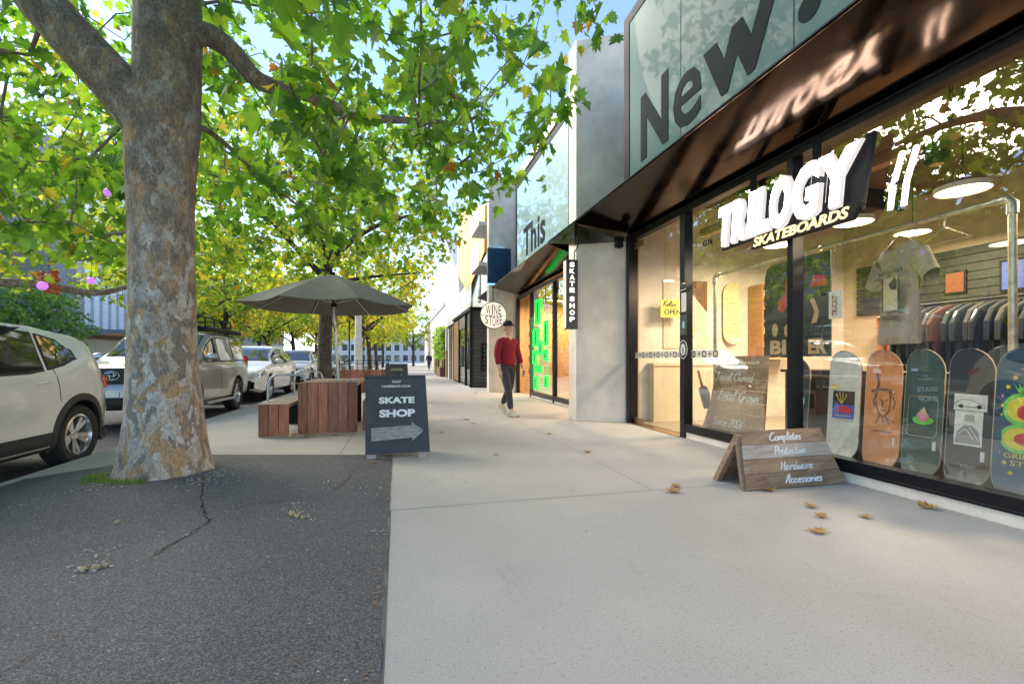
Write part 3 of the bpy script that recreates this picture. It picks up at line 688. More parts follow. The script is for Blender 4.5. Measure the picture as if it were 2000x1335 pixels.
for i in range(7):
    g = MB(); g.box((2.74, 19.3, 2.45+i*.07), (2.79, 21.15, 2.49+i*.07))
    if i == 0: gv = g
    else: gv.add(g.v, g.f)
bw3(gv, 'louvre', M['steel'])
g = MB(); g.box((2.76, 21.4, .1), (2.796, 23.4, 2.9)); bw3(g, 'brown_door', M['beam'])
NB = thing('mail_boxes', 'black bank of mail boxes on the dark timber wall beyond the wine store', 'mail boxes', (3.45, 17.68, 1.0))
g = MB(); g.box((-.30, -.06, -.35), (.34, 0, .70)); build(g, 'cabinet', M['blackg'], NB)
for i in range(6):
    for j in range(3):
        g = MB(); g.box((-.27+j*.2, -.068, -.31+i*.165), (-.09+j*.2, -.061, -.165+i*.165)); bx = build(g, 'box_door', M['black'], NB)
g = MB()
for i in range(6):
    for j in range(3): g.box((-.2+j*.2, -.071, -.24+i*.165), (-.17+j*.2, -.0685, -.225+i*.165))
build(g, 'name_label', M['white'], NB)
B4 = thing('row_of_small_shops', 'row of small shopfronts in brown and ochre timber far along the pavement', 'building', (2.9, 24.2, 0))
def bw4(mb, name, mat, par=B4, **kw): return build(mb, name, mat, par, world=True, **kw)
M['ochre'] = pmat('ochre_board', (.35, .25, .07), .7); M['brown'] = pmat('brown_board', (.17, .09, .05), .7)
g = MB(); g.box((3.0, 24.2, 0), (6.5, 40, 2.9)); bw4(g, 'wall', M['blackboard'])
g = MB(); g.box((2.85, 24.2, 2.9), (6.5, 40, 3.02)); bw4(g, 'roof', M['black'])
for i, (y, m_, w) in enumerate(((24.3, 'steel', .5), (25.2, 'brown', .6), (26.4, 'white', .4), (27.6, 'brown', .9), (29.3, 'blackg', .5), (30.8, 'ochre', 1.6), (33.5, 'brown', 1.2), (36.0, 'ochre', 1.5))):
    g = MB(); g.box((2.82, y, 0), (2.99, y+w, 2.85)); bw4(g, 'pilaster', M[m_])
g = MB(); g.box((2.62, 25.9, 1.6), (2.70, 26.3, 2.9)); sg = build(g, 'vertical_sign', M['white']); tag(sg, 'narrow white vertical sign on the small shops far along the pavement', 'sign')

# white gabled building with golden folded screens
M['wwall'] = pmat('white_render', (.48, .48, .47), .7, var=.08, vscale=.6)
M['gold'] = pmat('golden_mesh_screen', (.60, .33, .04), .45, .2, var=.2, vscale=1.5)
M['winglass'] = pmat('window_glass_dark', (.05, .06, .07), .06, spec=.8)
B5 = thing('white_gabled_building', 'tall white building with golden folded screens above the small shops', 'building', (4.2, 24, 0))
def bw5(mb, name, mat, par=B5, **kw): return build(mb, name, mat, par, world=True, **kw)
g = MB(); g.box((4.6, 20, 3.2), (14, 46, 8.1)); bw5(g, 'wall', M['wwall'])
g = MB()
def tri(g, y0, y1, x0, z0, zp, yp, th=.25):
    g.add([(x0, y0, z0), (x0, y1, z0), (x0, yp, zp), (x0+th, y0, z0), (x0+th, y1, z0), (x0+th, yp, zp)], [(0,2,1), (3,4,5), (0,1,4,3), (1,2,5,4), (2,0,3,5)])
g.add([(3.9, 20.2, 3.3), (3.9, 28.5, 3.3), (3.75, 28.5, 5.2), (3.9, 23.0, 5.6), (4.6, 20.2, 3.3), (4.6, 28.5, 3.3), (4.6, 28.5, 5.2), (4.6, 23.0, 5.6), (3.9, 20.2, 5.9), (4.6, 20.2, 5.9)], [(0,8,3,2,1), (4,9,8,0), (8,9,7,3), (3,7,6,2), (2,6,5,1)])
bw5(g, 'gable_screen', M['wwall'])
g = MB()
g.add([(3.9, 28.6, 3.3), (3.9, 38, 3.3), (3.5, 36, 10.5), (3.9, 31, 7.0), (4.6, 28.6, 3.3), (4.6, 38, 3.3), (4.6, 36, 10.5), (4.6, 31, 7.0)], [(0,3,2,1), (0,4,7,3), (3,7,6,2), (2,6,5,1)])
bw5(g, 'gable_screen', M['wwall'])
g = MB()
g.add([(3.85, 20.9, 6.0), (3.65, 24.6, 4.7), (3.5, 28.2, 6.4), (3.6, 27.9, 10.2), (3.9, 20.9, 8.2), (4.6, 20.9, 6.0), (4.6, 28.2, 6.4), (4.6, 27.9, 10.2), (4.6, 20.9, 8.2)], [(0,4,1), (4,3,1), (1,3,2), (0,5,8,4), (4,8,7,3), (3,7,6,2)])
bw5(g, 'gold_screen', M['gold'])
for y, z in ((22, 3.9), (24.6, 3.9), (33, 4.5), (35, 5)):
    g = MB(); g.box((3.84, y, z), (3.89, y+.5, z+1.3)); bw5(g, 'window', M['winglass'])
g = MB()
for z in (4.8, 6.4):
    g.box((3.1, 18.0, z), (4.6, 20, z+.15)); g.box((3.1, 18.0, z+.15), (3.13, 20, z+1.0))
bw5(g, 'balcony', M['wwall'])
# apartments set back on the roof
B6 = thing('rooftop_apartments', 'grey apartment storeys with dark balcony screens set back above the wine store', 'building', (5, 12, 5.8))
def bw6(mb, name, mat, par=B6, **kw): return build(mb, name, mat, par, world=True, **kw)
M['greyr'] = pmat('grey_render', (.30, .32, .36), .7)
g = MB(); g.box((5.6, 11, 5.81), (12, 20, 8.4)); bw6(g, 'wall', M['greyr'])
g = MB()
for z in (6.0, 8.41): g.box((4.7, 11, z), (5.6, 20, z+.18))
bw6(g, 'balcony_slab', M['wwall'])
for z in (6.18,):
    for y in (11.2, 14.2, 17.2):
        g = MB()
        for k in range(18): g.box((4.72, y+k*.13, z), (4.76, y+k*.13+.06, z+1.05))
        bw6(g, 'balcony_screen', M['plasticdk'])
for z in (6.3,):
    for y in (11.5, 14.5, 17.5):
        g = MB(); g.box((5.56, y, z), (5.6, y+2, z+2)); bw6(g, 'window', M['winglass'])

# ---------------------------------------------------------------- far side of the street
B7 = thing('louvred_office_block', 'grey office block with tall white vertical louvres across the street', 'building', (-22, 40, 0))
def bw7(mb, name, mat, par=B7, **kw): return build(mb, name, mat, par, world=True, **kw)
M['greyb'] = pmat('grey_panel_wall', (.27, .26, .26), .7); M['fin'] = pmat('white_louvre', (.84, .83, .82), .5)
g = MB(); g.box((-34, 36.2, -.1), (-22.4, 62, 15)); bw7(g, 'wall', M['greyb'])
g = MB(); g.box((-34, 34.0, -.1), (-21.6, 36.15, 15.5)); bw7(g, 'stair_tower', M['greyb'])
g = MB(); g.box((-22.0, 36.2, -.1), (-21.5, 36.7, 15)); bw7(g, 'pink_column', pmat('pink_stone', (.55, .42, .36), .7))
g = MB()
for i in range(22): g.box((-22.1, 37.2+i*1.05, 3.4), (-21.6, 37.2+i*1.05+.62, 14))
bw7(g, 'louvre', M['fin'])
g = MB(); g.box((-22.3, 36.2, 2.9), (-18.5, 60, 3.2)); g.box((-22.2, 36.8, 1.4), (-21.9, 60, 2.6)); bw7(g, 'canopy', M['steel'])
g = MB(); g.box((-22.38, 37.5, 0), (-22.3, 43.5, 2.4)); bw7(g, 'lit_window', emat('amber_window', (1, .5, .12), .3)); B7.location.y += 1.9
def block(label, x0, y0, x1, y1, h, mat, fl=3.3, facx=True):
    T = thing('street_building', label, 'building', ((x0+x1)/2, (y0+y1)/2, 0))
    g = MB(); g.box((x0, y0, -.1), (x1, y1, h)); build(g, 'wall', mat, T, world=True)
    wins = []; z = .6
    while z+2 < h:
        if facx:
            y = y0+.8
            while y+1.6 < y1: wins.append((x1+.01, y+.75, z, 1)); y += 2.6
        x = x0+.8
        while x+1.6 < x1: wins.append((x+.75, y0-.01, z, 0)); x += 2.6
        z += fl
    src = {}
    for (wx, wy, wz, k) in wins:
        if k not in src:
            gw = MB(); gw.cbox((0, 0, .95), (.06, 1.5, 1.9) if k else (1.5, .06, 1.9)); src[k] = build(gw, 'window', M['winglass'], T); o = src[k]
        else: o = src[k].copy(); COL.objects.link(o)
        o.location = (wx-T.location.x, wy-T.location.y, wz)
    pass
    g = MB(); g.box((x0-.15, y0-.15, h), (x1+.15, y1+.15, h+.3)); build(g, 'parapet', M['parapet'], T, world=True)
    return T
M['paleb'] = pmat('pale_wall', (.50, .47, .43), .7); M['tealb'] = pmat('blue_grey_wall', (.10, .14, .19), .6)
block('pale low building with rows of dark windows across the street, behind the parked wagon', -34, 2, -22, 20, 7.5, M['tealb'])
block('cream three storey block across the street between the trees', -34, 21, -23, 33.5, 10, M['paleb'])
block('pale far block closing the left side of the street', -36, 66, -22, 100, 11, M['paleb'])
block('broad pale building far away at the end of the street', -20, 150, 24, 160, 9, M['wwall'], facx=False)
block('beige block far down the right side of the street', 5, 50, 16, 90, 7, M['paleb'], facx=False)
# ---------------------------------------------------------------- trees
LEAF = [(0,0),(.10,.10),(.33,.03),(.30,.20),(.50,.30),(.34,.42),(.42,.62),(.20,.58),(.12,.80),(0,1.0)]
LEAF_FULL = np.array([(x, y) for x, y in LEAF]+[(-x, y) for x, y in LEAF[-2:0:-1]], dtype=float)
LEAF_LOW = np.array([(0,0),(.3,.08),(.46,.34),(.25,.5),(0,1),(-.25,.5),(-.46,.34),(-.3,.08)], dtype=float)
def leaves_mesh(name, pos, size, rng, shape=LEAF_FULL, droop=.75):
    """one polygon pair per leaf (two halves folded on the midrib)"""
    n = len(pos); k = len(shape); half = k//2
    # axis (tip direction): outward and drooping
    az = rng.uniform(0, 2*np.pi, n); dn = rng.normal(droop, .35, n)
    t = np.stack([np.cos(az), np.sin(az), -dn*1.3], 1); t /= np.linalg.norm(t, axis=1)[:, None]
    r = rng.normal(0, 1, (n, 3)); r[:, 2] *= .35
    s = np.cross(t, r); s /= np.linalg.norm(s, axis=1)[:, None]; nn = np.cross(s, t)
    sz = size*rng.uniform(.5, 1.3, n); fold = rng.uniform(.0, .65, n); curl = rng.uniform(-.15, .5, n); wid = rng.uniform(.75, 1.15, n); skew = rng.normal(0, .12, n)
    x = shape[:, 0][None, :]; y = shape[:, 1][None, :]
    z = np.abs(x)*fold[:, None]*1.0 - (y**2)*curl[:, None]
    V = pos[:, None, :] + sz[:, None, None]*((x*wid[:, None]+y*y*skew[:, None])[..., None]*s[:, None, :]+y[..., None]*t[:, None, :]+z[..., None]*nn[:, None, :])
    V = V.reshape(-1, 3)
    a = list(range(0, half+1)); b = [0]+list(range(half, k))
    fa = np.array(a); fb = np.array(b)
    base = (np.arange(n)*k)[:, None]
    La = base+fa[None, :]; Lb = base+fb[None, :]
    loops = np.concatenate([La, Lb], 1).ravel()
    starts = np.empty(2*n, dtype=np.int64); tot = len(fa)+len(fb)
    starts[0::2] = np.arange(n)*tot; starts[1::2] = np.arange(n)*tot+len(fa)
    tots = np.empty(2*n, dtype=np.int64); tots[0::2] = len(fa); tots[1::2] = len(fb)
    me = bpy.data.meshes.new(name); me.vertices.add(len(V)); me.vertices.foreach_set('co', V.astype(np.float32).ravel())
    me.loops.add(len(loops)); me.loops.foreach_set('vertex_index', loops.astype(np.int32))
    me.polygons.add(2*n); me.polygons.foreach_set('loop_start', starts.astype(np.int32)); me.polygons.foreach_set('loop_total', tots.astype(np.int32))
    me.update(calc_edges=True); me.validate(); return me

def branch_mesh(nodes, parent, rad, name, fixed_n=None, sides=6):
    n = len(nodes); kids = [[] for _ in range(n)]
    for i in range(1, n):
        if parent[i] >= 0: kids[parent[i]].append(i)
    mb = MB(); stack = [(0, None)]
    while stack:
        i, pre = stack.pop()
        chain = ([pre] if pre is not None else [])+[i]; cur = i
        while kids[cur]:
            ks = sorted(kids[cur], key=lambda q: -rad[q])
            for q in ks[1:]: stack.append((q, cur))
            cur = ks[0]; chain.append(cur)
        if len(chain) < 2: continue
        pts = [nodes[c] for c in chain]; rr = [rad[c] for c in chain]
        if pre is not None: rr[0] = min(rr[0], rr[1]*1.25)
        ns = 16 if rr[0] > .12 else (10 if rr[0] > .05 else (6 if rr[0] > .015 else 4))
        mb.tube(pts, rr, ns, caps=True)
    return mb
def make_tree(label, base, limbs, clumps, rng, leaf_size, per_clump, leafm, barkm, name='plane_tree', group=None, spread=.35, shape=LEAF_FULL, trunk_n=0, rtip=.004, step=.28, droop=.75, extra_twigs=True, pexp=2.3):
    """limbs: list of (start_node_or_None, [(x,y,z,r)...]) in coordinates local to base; clumps: (n,3) targets"""
    nodes = []; par = []; fr = []; ends = []
    for st, pts in limbs:
        prev = -1
        if st is not None:
            P = np.array([p for p in nodes]); prev = int(np.argmin(((P-np.array(pts[0][:3]))**2).sum(1)))
        P4 = cr([tuple(p) for p in pts], 4)
        for q in P4:
            nodes.append(np.array(q[:3])); par.append(prev); fr.append(q[3]); prev = len(nodes)-1
    base_nodes = len(nodes)
    P = np.array(nodes); d0 = np.array([np.min(np.linalg.norm(P[trunk_n:]-c, axis=1)) for c in clumps])
    tips = []; leafpos = []
    for ci in np.argsort(d0):
        c = clumps[ci]; P = np.array(nodes)
        w = np.linalg.norm(P-c, axis=1) + np.where(np.arange(len(P)) < trunk_n, 3, 0)
        pi = int(np.argmin(w)); p = nodes[pi]; L = np.linalg.norm(c-p); m = max(1, int(L/step)); prev = pi
        sag = rng.uniform(-.05, .18)*L
        for k in range(1, m+1):
            t = k/m; q = p+(c-p)*t + rng.normal(0, .035, 3)*(1 if k < m else .3); q[2] += sag*math.sin(math.pi*t)
            nodes.append(q); par.append(prev); fr.append(0); prev = len(nodes)-1
            if k >= m-2: leafpos.append((q, per_clump*(.25 if k < m else 1)))
        tips.append(prev)
    n = len(nodes); acc = np.zeros(n); rad = np.zeros(n)
    for i in range(n-1, -1, -1):
        a = max(acc[i], rtip**pexp); rad[i] = a**(1/pexp)
        if fr[i] > 0: rad[i] = fr[i]; 
        if par[i] >= 0: acc[par[i]] += a
    # limbs never thinner than what they carry is not enforced: explicit radii come from the photograph
    for i in range(base_nodes, n):
        if par[i] >= 0: rad[i] = min(rad[i], rad[par[i]]*.8 if par[i] < base_nodes else rad[par[i]])
    T = thing(name, label, 'tree', base, group=group)
    mb = branch_mesh(nodes, par, rad, 'trunk')
    pts = []; 
    for q, c in leafpos:
        k = rng.poisson(c)
        if k: 
            off = rng.normal(0, 1, (k, 3)); off /= np.linalg.norm(off, axis=1)[:, None]+1e-6
            off *= spread*rng.uniform(.15, 1, k)[:, None]; off[:, 2] = off[:, 2]*.7-.03
            pts.append(q+off)
    pts = np.concatenate(pts)
    if extra_twigs:      # stalks
        src = np.concatenate([np.repeat(q[None, :], 1, 0) for q, c in leafpos]); 
    T['_n'] = 1; del T['_n']
    tr = build(mb, 'trunk', barkm, T, smooth=70)
    lm = leaves_mesh('crown', pts, leaf_size, rng, shape, droop); link('crown', lm, leafm, T)
    return T, pts

rng = np.random.default_rng(11)
BX, BY = -2.05, 4.75
def loc(x, y, z, r): return (x-BX, y-BY, z, r)
def px3(x, y, d):
    """camera-space pixel of the photograph plus a depth -> world point (used only to note measured limb positions)"""
    k = (x-1000)/900; return (d*(.2405+.9707*k), d*(.9707-.2405*k), CAM_H+(702-y)/900*d)
limbs1 = [
 (None, [(.03, 0, -.06, .45), (.03, 0, .06, .39), (.03, 0, .25, .335), (.02, .02, .6, .295), (0, .03, 1.1, .265), (-.01, .05, 1.7, .25), (-.02, .05, 2.4, .25), (-.02, .05, 2.9, .27), (-.01, .06, 3.25, .285), (.02, .06, 3.6, .26), (.03, .06, 4.1, .26), (.02, .08, 4.6, .25), (.06, .1, 5.3, .20), (.1, .2, 6.4, .15), (0, .2, 7.6, .09), (.1, .1, 8.6, .04)]),
 (1, [(.15, .05, .20, .18), (.36, -.02, .03, .10), (.52, .02, -.07, .04)]),
 (1, [(.0, -.1, .18, .16), (-.05, -.32, .02, .08), (-.1, -.42, -.07, .04)]),
 (1, [(-.1, .05, .2, .17), (-.30, .02, .02, .08), (-.4, .0, -.07, .04)]),
 (1, [(-.02, .05, 3.1, .24), (-.35, .0, 3.5, .20), (-.75, .0, 3.95, .185), (-1.2, .1, 4.5, .17), (-1.9, .1, 5.2, .13), (-2.7, .3, 6.0, .08), (-3.4, .4, 6.6, .04)]),
 (1, [(.05, .06, 3.95, .13), (.30, .05, 4.08, .105), (.52, .12, 4.0, .09), (.74, .22, 3.80, .08), (1.1, .45, 3.86, .07), (1.6, .9, 3.92, .055), (2.3, 1.4, 4.2, .04), (3.0, 1.9, 4.5, .03)]),
 (1, [(.05, .05, 4.35, .17), (.35, -.1, 4.75, .16), (.9, -.4, 5.3, .13), (1.7, -.7, 6.0, .10), (2.6, -.9, 6.5, .05)]),
 (1, [(.03, .1, 4.5, .12), (.1, -.5, 5.0, .10), (.3, -1.3, 5.4, .08), (.5, -2.2, 5.5, .05), (.6, -3, 5.4, .03)]),
 (1, [(.05, .1, 3.3, .03), (.25, .5, 3.35, .026), (.5, 1.1, 3.2, .02), (.9, 1.8, 3.0, .014), (1.2, 2.4, 2.75, .009)]),
 (1, [(0, .1, 4.8, .12), (-.2, .9, 5.3, .10), (-.4, 1.9, 5.6, .07), (-.3, 3.0, 5.6, .04)]),
]
def crown1(n):
    out = []
    while len(out) < n:
        p = np.array([rng.uniform(-5.4, 5.0), rng.uniform(-4.6, 5.0), rng.uniform(2.3, 8.8)])
        q = (p-np.array([0, .1, 4.9]))/np.array([5.0, 4.7, 3.6])
        if (q**2).sum() > 1: continue
        if (q**2).sum() < .18 and rng.random() < .6: continue
        X, Y = p[0]+BX, p[1]+BY
        lo = 2.62
        if X > -.2: lo = 2.62+.42*(X+.2)+.12*(X-.3)**2*.5
        if Y > 6.5: lo += .18*(Y-6.5)
        if X < -1.2 and Y < 7: lo = max(lo, 2.75)
        if X < -3.2: lo = 2.35+.05*abs(X+3)
        if p[2] < lo: continue
        if X > 2.5: continue
        if math.hypot(X, Y) < 1.4: continue
        if X > 1.6 and Y < 2.6: continue
        # keep the trunk and big limbs of the photograph in the clear
        dcam = math.hypot(X, Y)
        if Y < 4.9 and -2.9 < X < -.8 and p[2] < 3.9: continue
        if Y < 3.8 and X > -.6 and p[2] < 2.5+.55*max(0, 2.2-Y): continue
        if X > (.46 if p[2] < 3.7 else .50)*Y-.1 and Y < 6: continue
        w = 1.0 if p[2] < 5.4 else .7
        if rng.random() < w: out.append(p)
    return np.array(out)
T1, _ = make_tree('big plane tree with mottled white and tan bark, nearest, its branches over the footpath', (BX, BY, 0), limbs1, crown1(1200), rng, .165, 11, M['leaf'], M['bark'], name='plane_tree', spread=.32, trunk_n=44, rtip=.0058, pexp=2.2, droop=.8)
# second street tree behind the umbrella
B2X, B2Y = -2.25, 15.6
limbs2 = [
 (None, [(0, 0, -.05, .27), (0, 0, .3, .23), (0, 0, 1.5, .21), (0.05, 0, 2.8, .20), (.05, 0, 3.9, .19), (.12, 0, 4.6, .14), (.1, 0, 5.8, .10), (0, 0, 7.2, .06), (0, .1, 8.5, .03)]),
 (1, [(.05, 0, 3.9, .12), (.6, -.3, 4.6, .10), (1.5, -.6, 5.2, .075), (2.6, -.8, 5.6, .04)]),
 (1, [(.05, 0, 3.6, .10), (-.6, -.2, 4.3, .08), (-1.6, -.4, 5.4, .05), (-2.4, -.6, 6.2, .03)]),
 (1, [(.05, 0, 3.4, .08), (.9, .2, 3.7, .06), (2.0, .3, 3.9, .04), (3.0, .2, 4.0, .02)]),
 (1, [(.1, 0, 4.4, .09), (-.3, -.9, 5.3, .07), (-.6, -2.0, 6.2, .04)]),
]
def crown_gen(n, c, r, lofn, rng, inner=.15):
    out = []
    while len(out) < n:
        p = c+rng.uniform(-1, 1, 3)*r; q = (p-c)/r
        if (q**2).sum() > 1 or p[2] < lofn(p): continue
        if (q**2).sum() < inner and rng.random() < .6: continue
        # uneven outline
        if (q**2).sum() > .7 and math.sin(p[0]*2.1+p[1]*1.3)*math.sin(p[2]*1.9+p[0]) < -.15: continue
        out.append(p)
    return np.array(out)
c2 = crown_gen(700, np.array([.2, 0, 5.9]), np.array([4.4, 4.4, 3.4]), lambda p: 3.35+.1*abs(p[0]), rng)
T2, _ = make_tree('plane tree with plain brown trunk growing behind the grey umbrella', (B2X, B2Y, 0), limbs2, c2, rng, .19, 9, M['leafm'], M['bark2'], name='plane_tree', spread=.4, trunk_n=20, droop=.6)

# farther trees: three source trees, each copied with its parts
def simple_tree(label, leafm, seed, h, rad, n, per, leaf, trunk_r=.2, fork=2.8, lean=.0, group='street trees further along the road', lo=2.6, bark=None):
    r_ = np.random.default_rng(seed)
    limbs = [(None, [(0, 0, -.15, trunk_r*1.35), (0, 0, .3, trunk_r), (lean*.5, 0, fork*.6, trunk_r*.9), (lean, 0, fork, trunk_r*.85), (lean, .1, fork+1.5, trunk_r*.5), (0, 0, h*.9, .03)])]
    for k in range(5):
        a = k*1.26+r_.uniform(-.3, .3); ln = rad*r_.uniform(.5, .75)
        limbs.append((1, [(lean, 0, fork+.25*k, trunk_r*.5), (lean+ln*.4*math.cos(a), ln*.4*math.sin(a), fork+.8+.25*k, trunk_r*.35), (lean+ln*math.cos(a), ln*math.sin(a), fork+1.6+.3*k, .03)]))
    cl = crown_gen(n, np.array([0, 0, (h+lo)/2]), np.array([rad, rad, (h-lo)/2]), lambda p: lo+.3*math.sin(p[0]*2+p[1]), r_)
    return make_tree(label, (0, 0, 0), limbs, cl, r_, leaf, per, leafm, bark or M['bark2'], name='street_tree', group=group, spread=.55, trunk_n=12, shape=LEAF_LOW, step=.5, rtip=.008, extra_twigs=False)[0]
A = simple_tree('sunlit yellow plane tree with a forked leaning trunk beyond the white lamp post', M['leafy'], 21, 8.2, 4.3, 260, 11, .26, .19, 2.6, .25)
A.location = (-2.15, 27.0, 0); A.rotation_euler.z = .6
Bt = simple_tree('green and yellow tree in the middle of the road, behind the silver wagon', M['leafm'], 22, 8.0, 4.0, 260, 11, .25, .18, 2.4)
Bt.location = (-9.8, 24.5, 0)
G_ = simple_tree('dense dark green round tree across the street at the left edge', M['leafg'], 23, 6.6, 3.6, 330, 16, .24, .2, 1.6, group='street trees further along the road', lo=.9)
G_.location = (-19.0, 29.0, -.1); G_.scale = (.88,)*3
spots = [
 (A, -2.2, 39.0, 2.1, 1.0, 'sunlit yellow street tree, second one beyond the white lamp post on this kerb'),
 (A, -2.2, 52.0, 4.0, 1.0, 'sunlit yellow street tree, third one beyond the white lamp post on this kerb'),
 (Bt, -2.0, 66.0, 1.0, 1.1, 'green and yellow street tree at the far end of this kerb'),
 (A, -9.8, 30.0, 1.3, 1.0, 'pale yellow tree on the median, behind the two white cars'),
 (Bt, -9.8, 39.5, 2.6, 1.0, 'green median tree seen between umbrella pole and white cars'),
 (A, -9.8, 49.5, 3.3, 1.05, 'yellow median tree low behind the umbrella pole'),
 (Bt, -9.8, 61, .3, 1.1, 'green and yellow median tree far down the road'),
 (A, -18.5, 56, .9, 1.2, 'tall yellow tree across the street beyond the louvred block'),
 (Bt, -18.5, 70, 4.4, 1.3, 'far green and yellow tree across the street'),
 (A, -6, 84, 1.8, 1.5, 'wide golden tree closing the far end of the street'),
 (Bt, 2.5, 78, 2.9, 1.2, 'green tree at the far right end of the pavement'),
 (A, -10, 73, 2.2, 1.25, 'yellow median tree farthest along the median'),
 (Bt, -4.5, 100, 1.2, 1.5, 'hazy green tree standing before the broad pale far building'),
 (A, -12.5, 92, .2, 1.6, 'golden tree far off behind the median trees'),
 (Bt, -19, 14.0, 3.9, 1.15, 'leafy tree across the street opposite the parked beige car'),
]
for src, x, y, rz, sc, lab in spots:
    c = copy_tree(src, (x, y, 0 if x > -5 else -.05), rz, lab); c.scale = (sc, sc, sc)
# plane tree on the median at the left, with long level branches
limbs3 = [
 (None, [(0, 0, -.2, .3), (0, 0, .5, .24), (0, 0, 2.0, .22), (.1, 0, 2.6, .2), (.2, .2, 4.2, .14), (.2, .2, 6.5, .08), (.1, 0, 8.0, .03)]),
 (1, [(.1, 0, 2.45, .12), (.8, .3, 2.75, .11), (1.8, .8, 2.85, .09), (2.6, 1.4, 2.75, .075), (3.3, 1.9, 3.05, .05), (4.2, 2.4, 3.1, .03)]),
 (1, [(.12, 0, 3.0, .11), (.9, .2, 3.7, .10), (1.7, .5, 3.95, .08), (2.6, 1.0, 4.0, .06), (3.6, 1.6, 4.5, .03)]),
 (1, [(.2, .1, 3.7, .10), (1.0, .0, 4.6, .09), (1.9, .2, 5.4, .06), (2.8, .4, 6.0, .03)]),
 (1, [(.1, 0, 3.0, .10), (-.9, .3, 3.9, .08), (-2.0, .6, 4.8, .05)]),
]
c3 = crown_gen(560, np.array([1.3, .6, 5.4]), np.array([5.2, 4.6, 3.4]), lambda p: 3.15+.2*math.sin(p[0]*2.2), rng)
T3, _ = make_tree('median plane tree at the left edge with long level grey branches over the cars', (-9.9, 12.2, -.02), limbs3, c3, rng, .20, 9, M['leafm'], M['bark'], name='plane_tree', spread=.42, trunk_n=16, droop=.6)
# purple lanterns hanging in the trees
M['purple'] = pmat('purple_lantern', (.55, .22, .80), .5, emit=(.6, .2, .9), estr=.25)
def lantern(x, y, d, r, lab):
    p = px3(x, y, d); T = thing('paper_lantern', lab, 'lantern', p, group='purple ball lanterns hung in the trees')
    g = MB(); g.lathe([(r*math.sin(a)+.0005, -r*math.cos(a)) for a in np.linspace(.02, math.pi-.02, 11)], 16); build(g, 'ball', M['purple'], T, smooth=70)
    g = MB(); g.tube([(0, 0, r), (.01, 0, r+.35)], .004, 5); build(g, 'cord', M['black'], T)
lantern(213, 376, 7.0, .068, 'purple ball lantern hanging close to the left side of the big trunk')
lantern(178, 548, 11.5, .088, 'purple ball lantern hanging in front of the white louvres')
lantern(83, 558, 10.0, .095, 'purple ball lantern hanging in front of the dense green tree')
p = px3(96, 545, 10.6); T = thing('orange_lantern', 'orange and red hanging ornament just behind a purple lantern', 'lantern', p)
g = MB()
for i in range(14): 
    a = i*2.4; lump(g, (.12*math.cos(a), .12*math.sin(a), -.3+i*.035), .07, i, .8)
build(g, 'ornament', pmat('orange_ornament', (.75, .16, .05), .6, var=.5, vscale=8), T, smooth=60)
g = MB(); g.tube([(0, 0, .1), (0, 0, .5)], .005, 5); build(g, 'cord', M['black'], T)

# fallen leaves on the pavement
M['dryleaf'] = leafmat('dry_leaf', [(0, (.30, .16, .06)), (.5, (.42, .24, .09)), (1, (.52, .33, .14))], .15)
fl = [(1315,960,.10),(1502,958,.09),(1585,990,.07),(1605,1010,.07),(1688,1010,.06),(1595,1038,.09),(1815,975,.10),(1808,992,.10),(1148,883,.08),(1073,847,.07),(912,820,.09),(925,827,.07),(572,851,.10),(600,853,.11),(655,851,.07),(862,845,.06),(1320,950,.07),(968,888,.05),(930,768,.10),(730,905,.05),(2200,1100,.09)]
rl = np.random.default_rng(4)
for i, (x, y, s) in enumerate(fl):
    d = CAM_H*900/(y-702); p = px3(x, y, d); p = (p[0], p[1], ground_z(p[0], p[1])+.004)
    s *= 1.3; g = MB(); a = rl.uniform(0, 6.28); cu = rl.uniform(.15, .5); ca, sa = math.cos(a), math.sin(a)
    vs = [(0, .45*s, .02*s)]
    for (lx, ly) in LEAF_FULL:
        lx2, ly2 = lx*s*1.1, (ly-.45)*s
        z = cu*(lx2*lx2+ly2*ly2)/s*1.6+rl.uniform(0, .06)*s
        vs.append((lx2*ca-ly2*sa, lx2*sa+ly2*ca, z))
    vs[0] = (0, 0, .03*s)
    k = len(LEAF_FULL); g.add(vs, [(0, 1+j, 1+(j+1) % k) for j in range(k)])
    g.tube([(vs[1][0], vs[1][1], vs[1][2]), (vs[1][0]*1.5, vs[1][1]*1.5, .01)], .0012, 4)
    o = build(g, 'fallen_leaf', M['dryleaf']); o.location = p
    tag(o, 'curled dry brown plane leaf lying on the pale pavement', 'leaf', 'fallen leaves on the pavement')
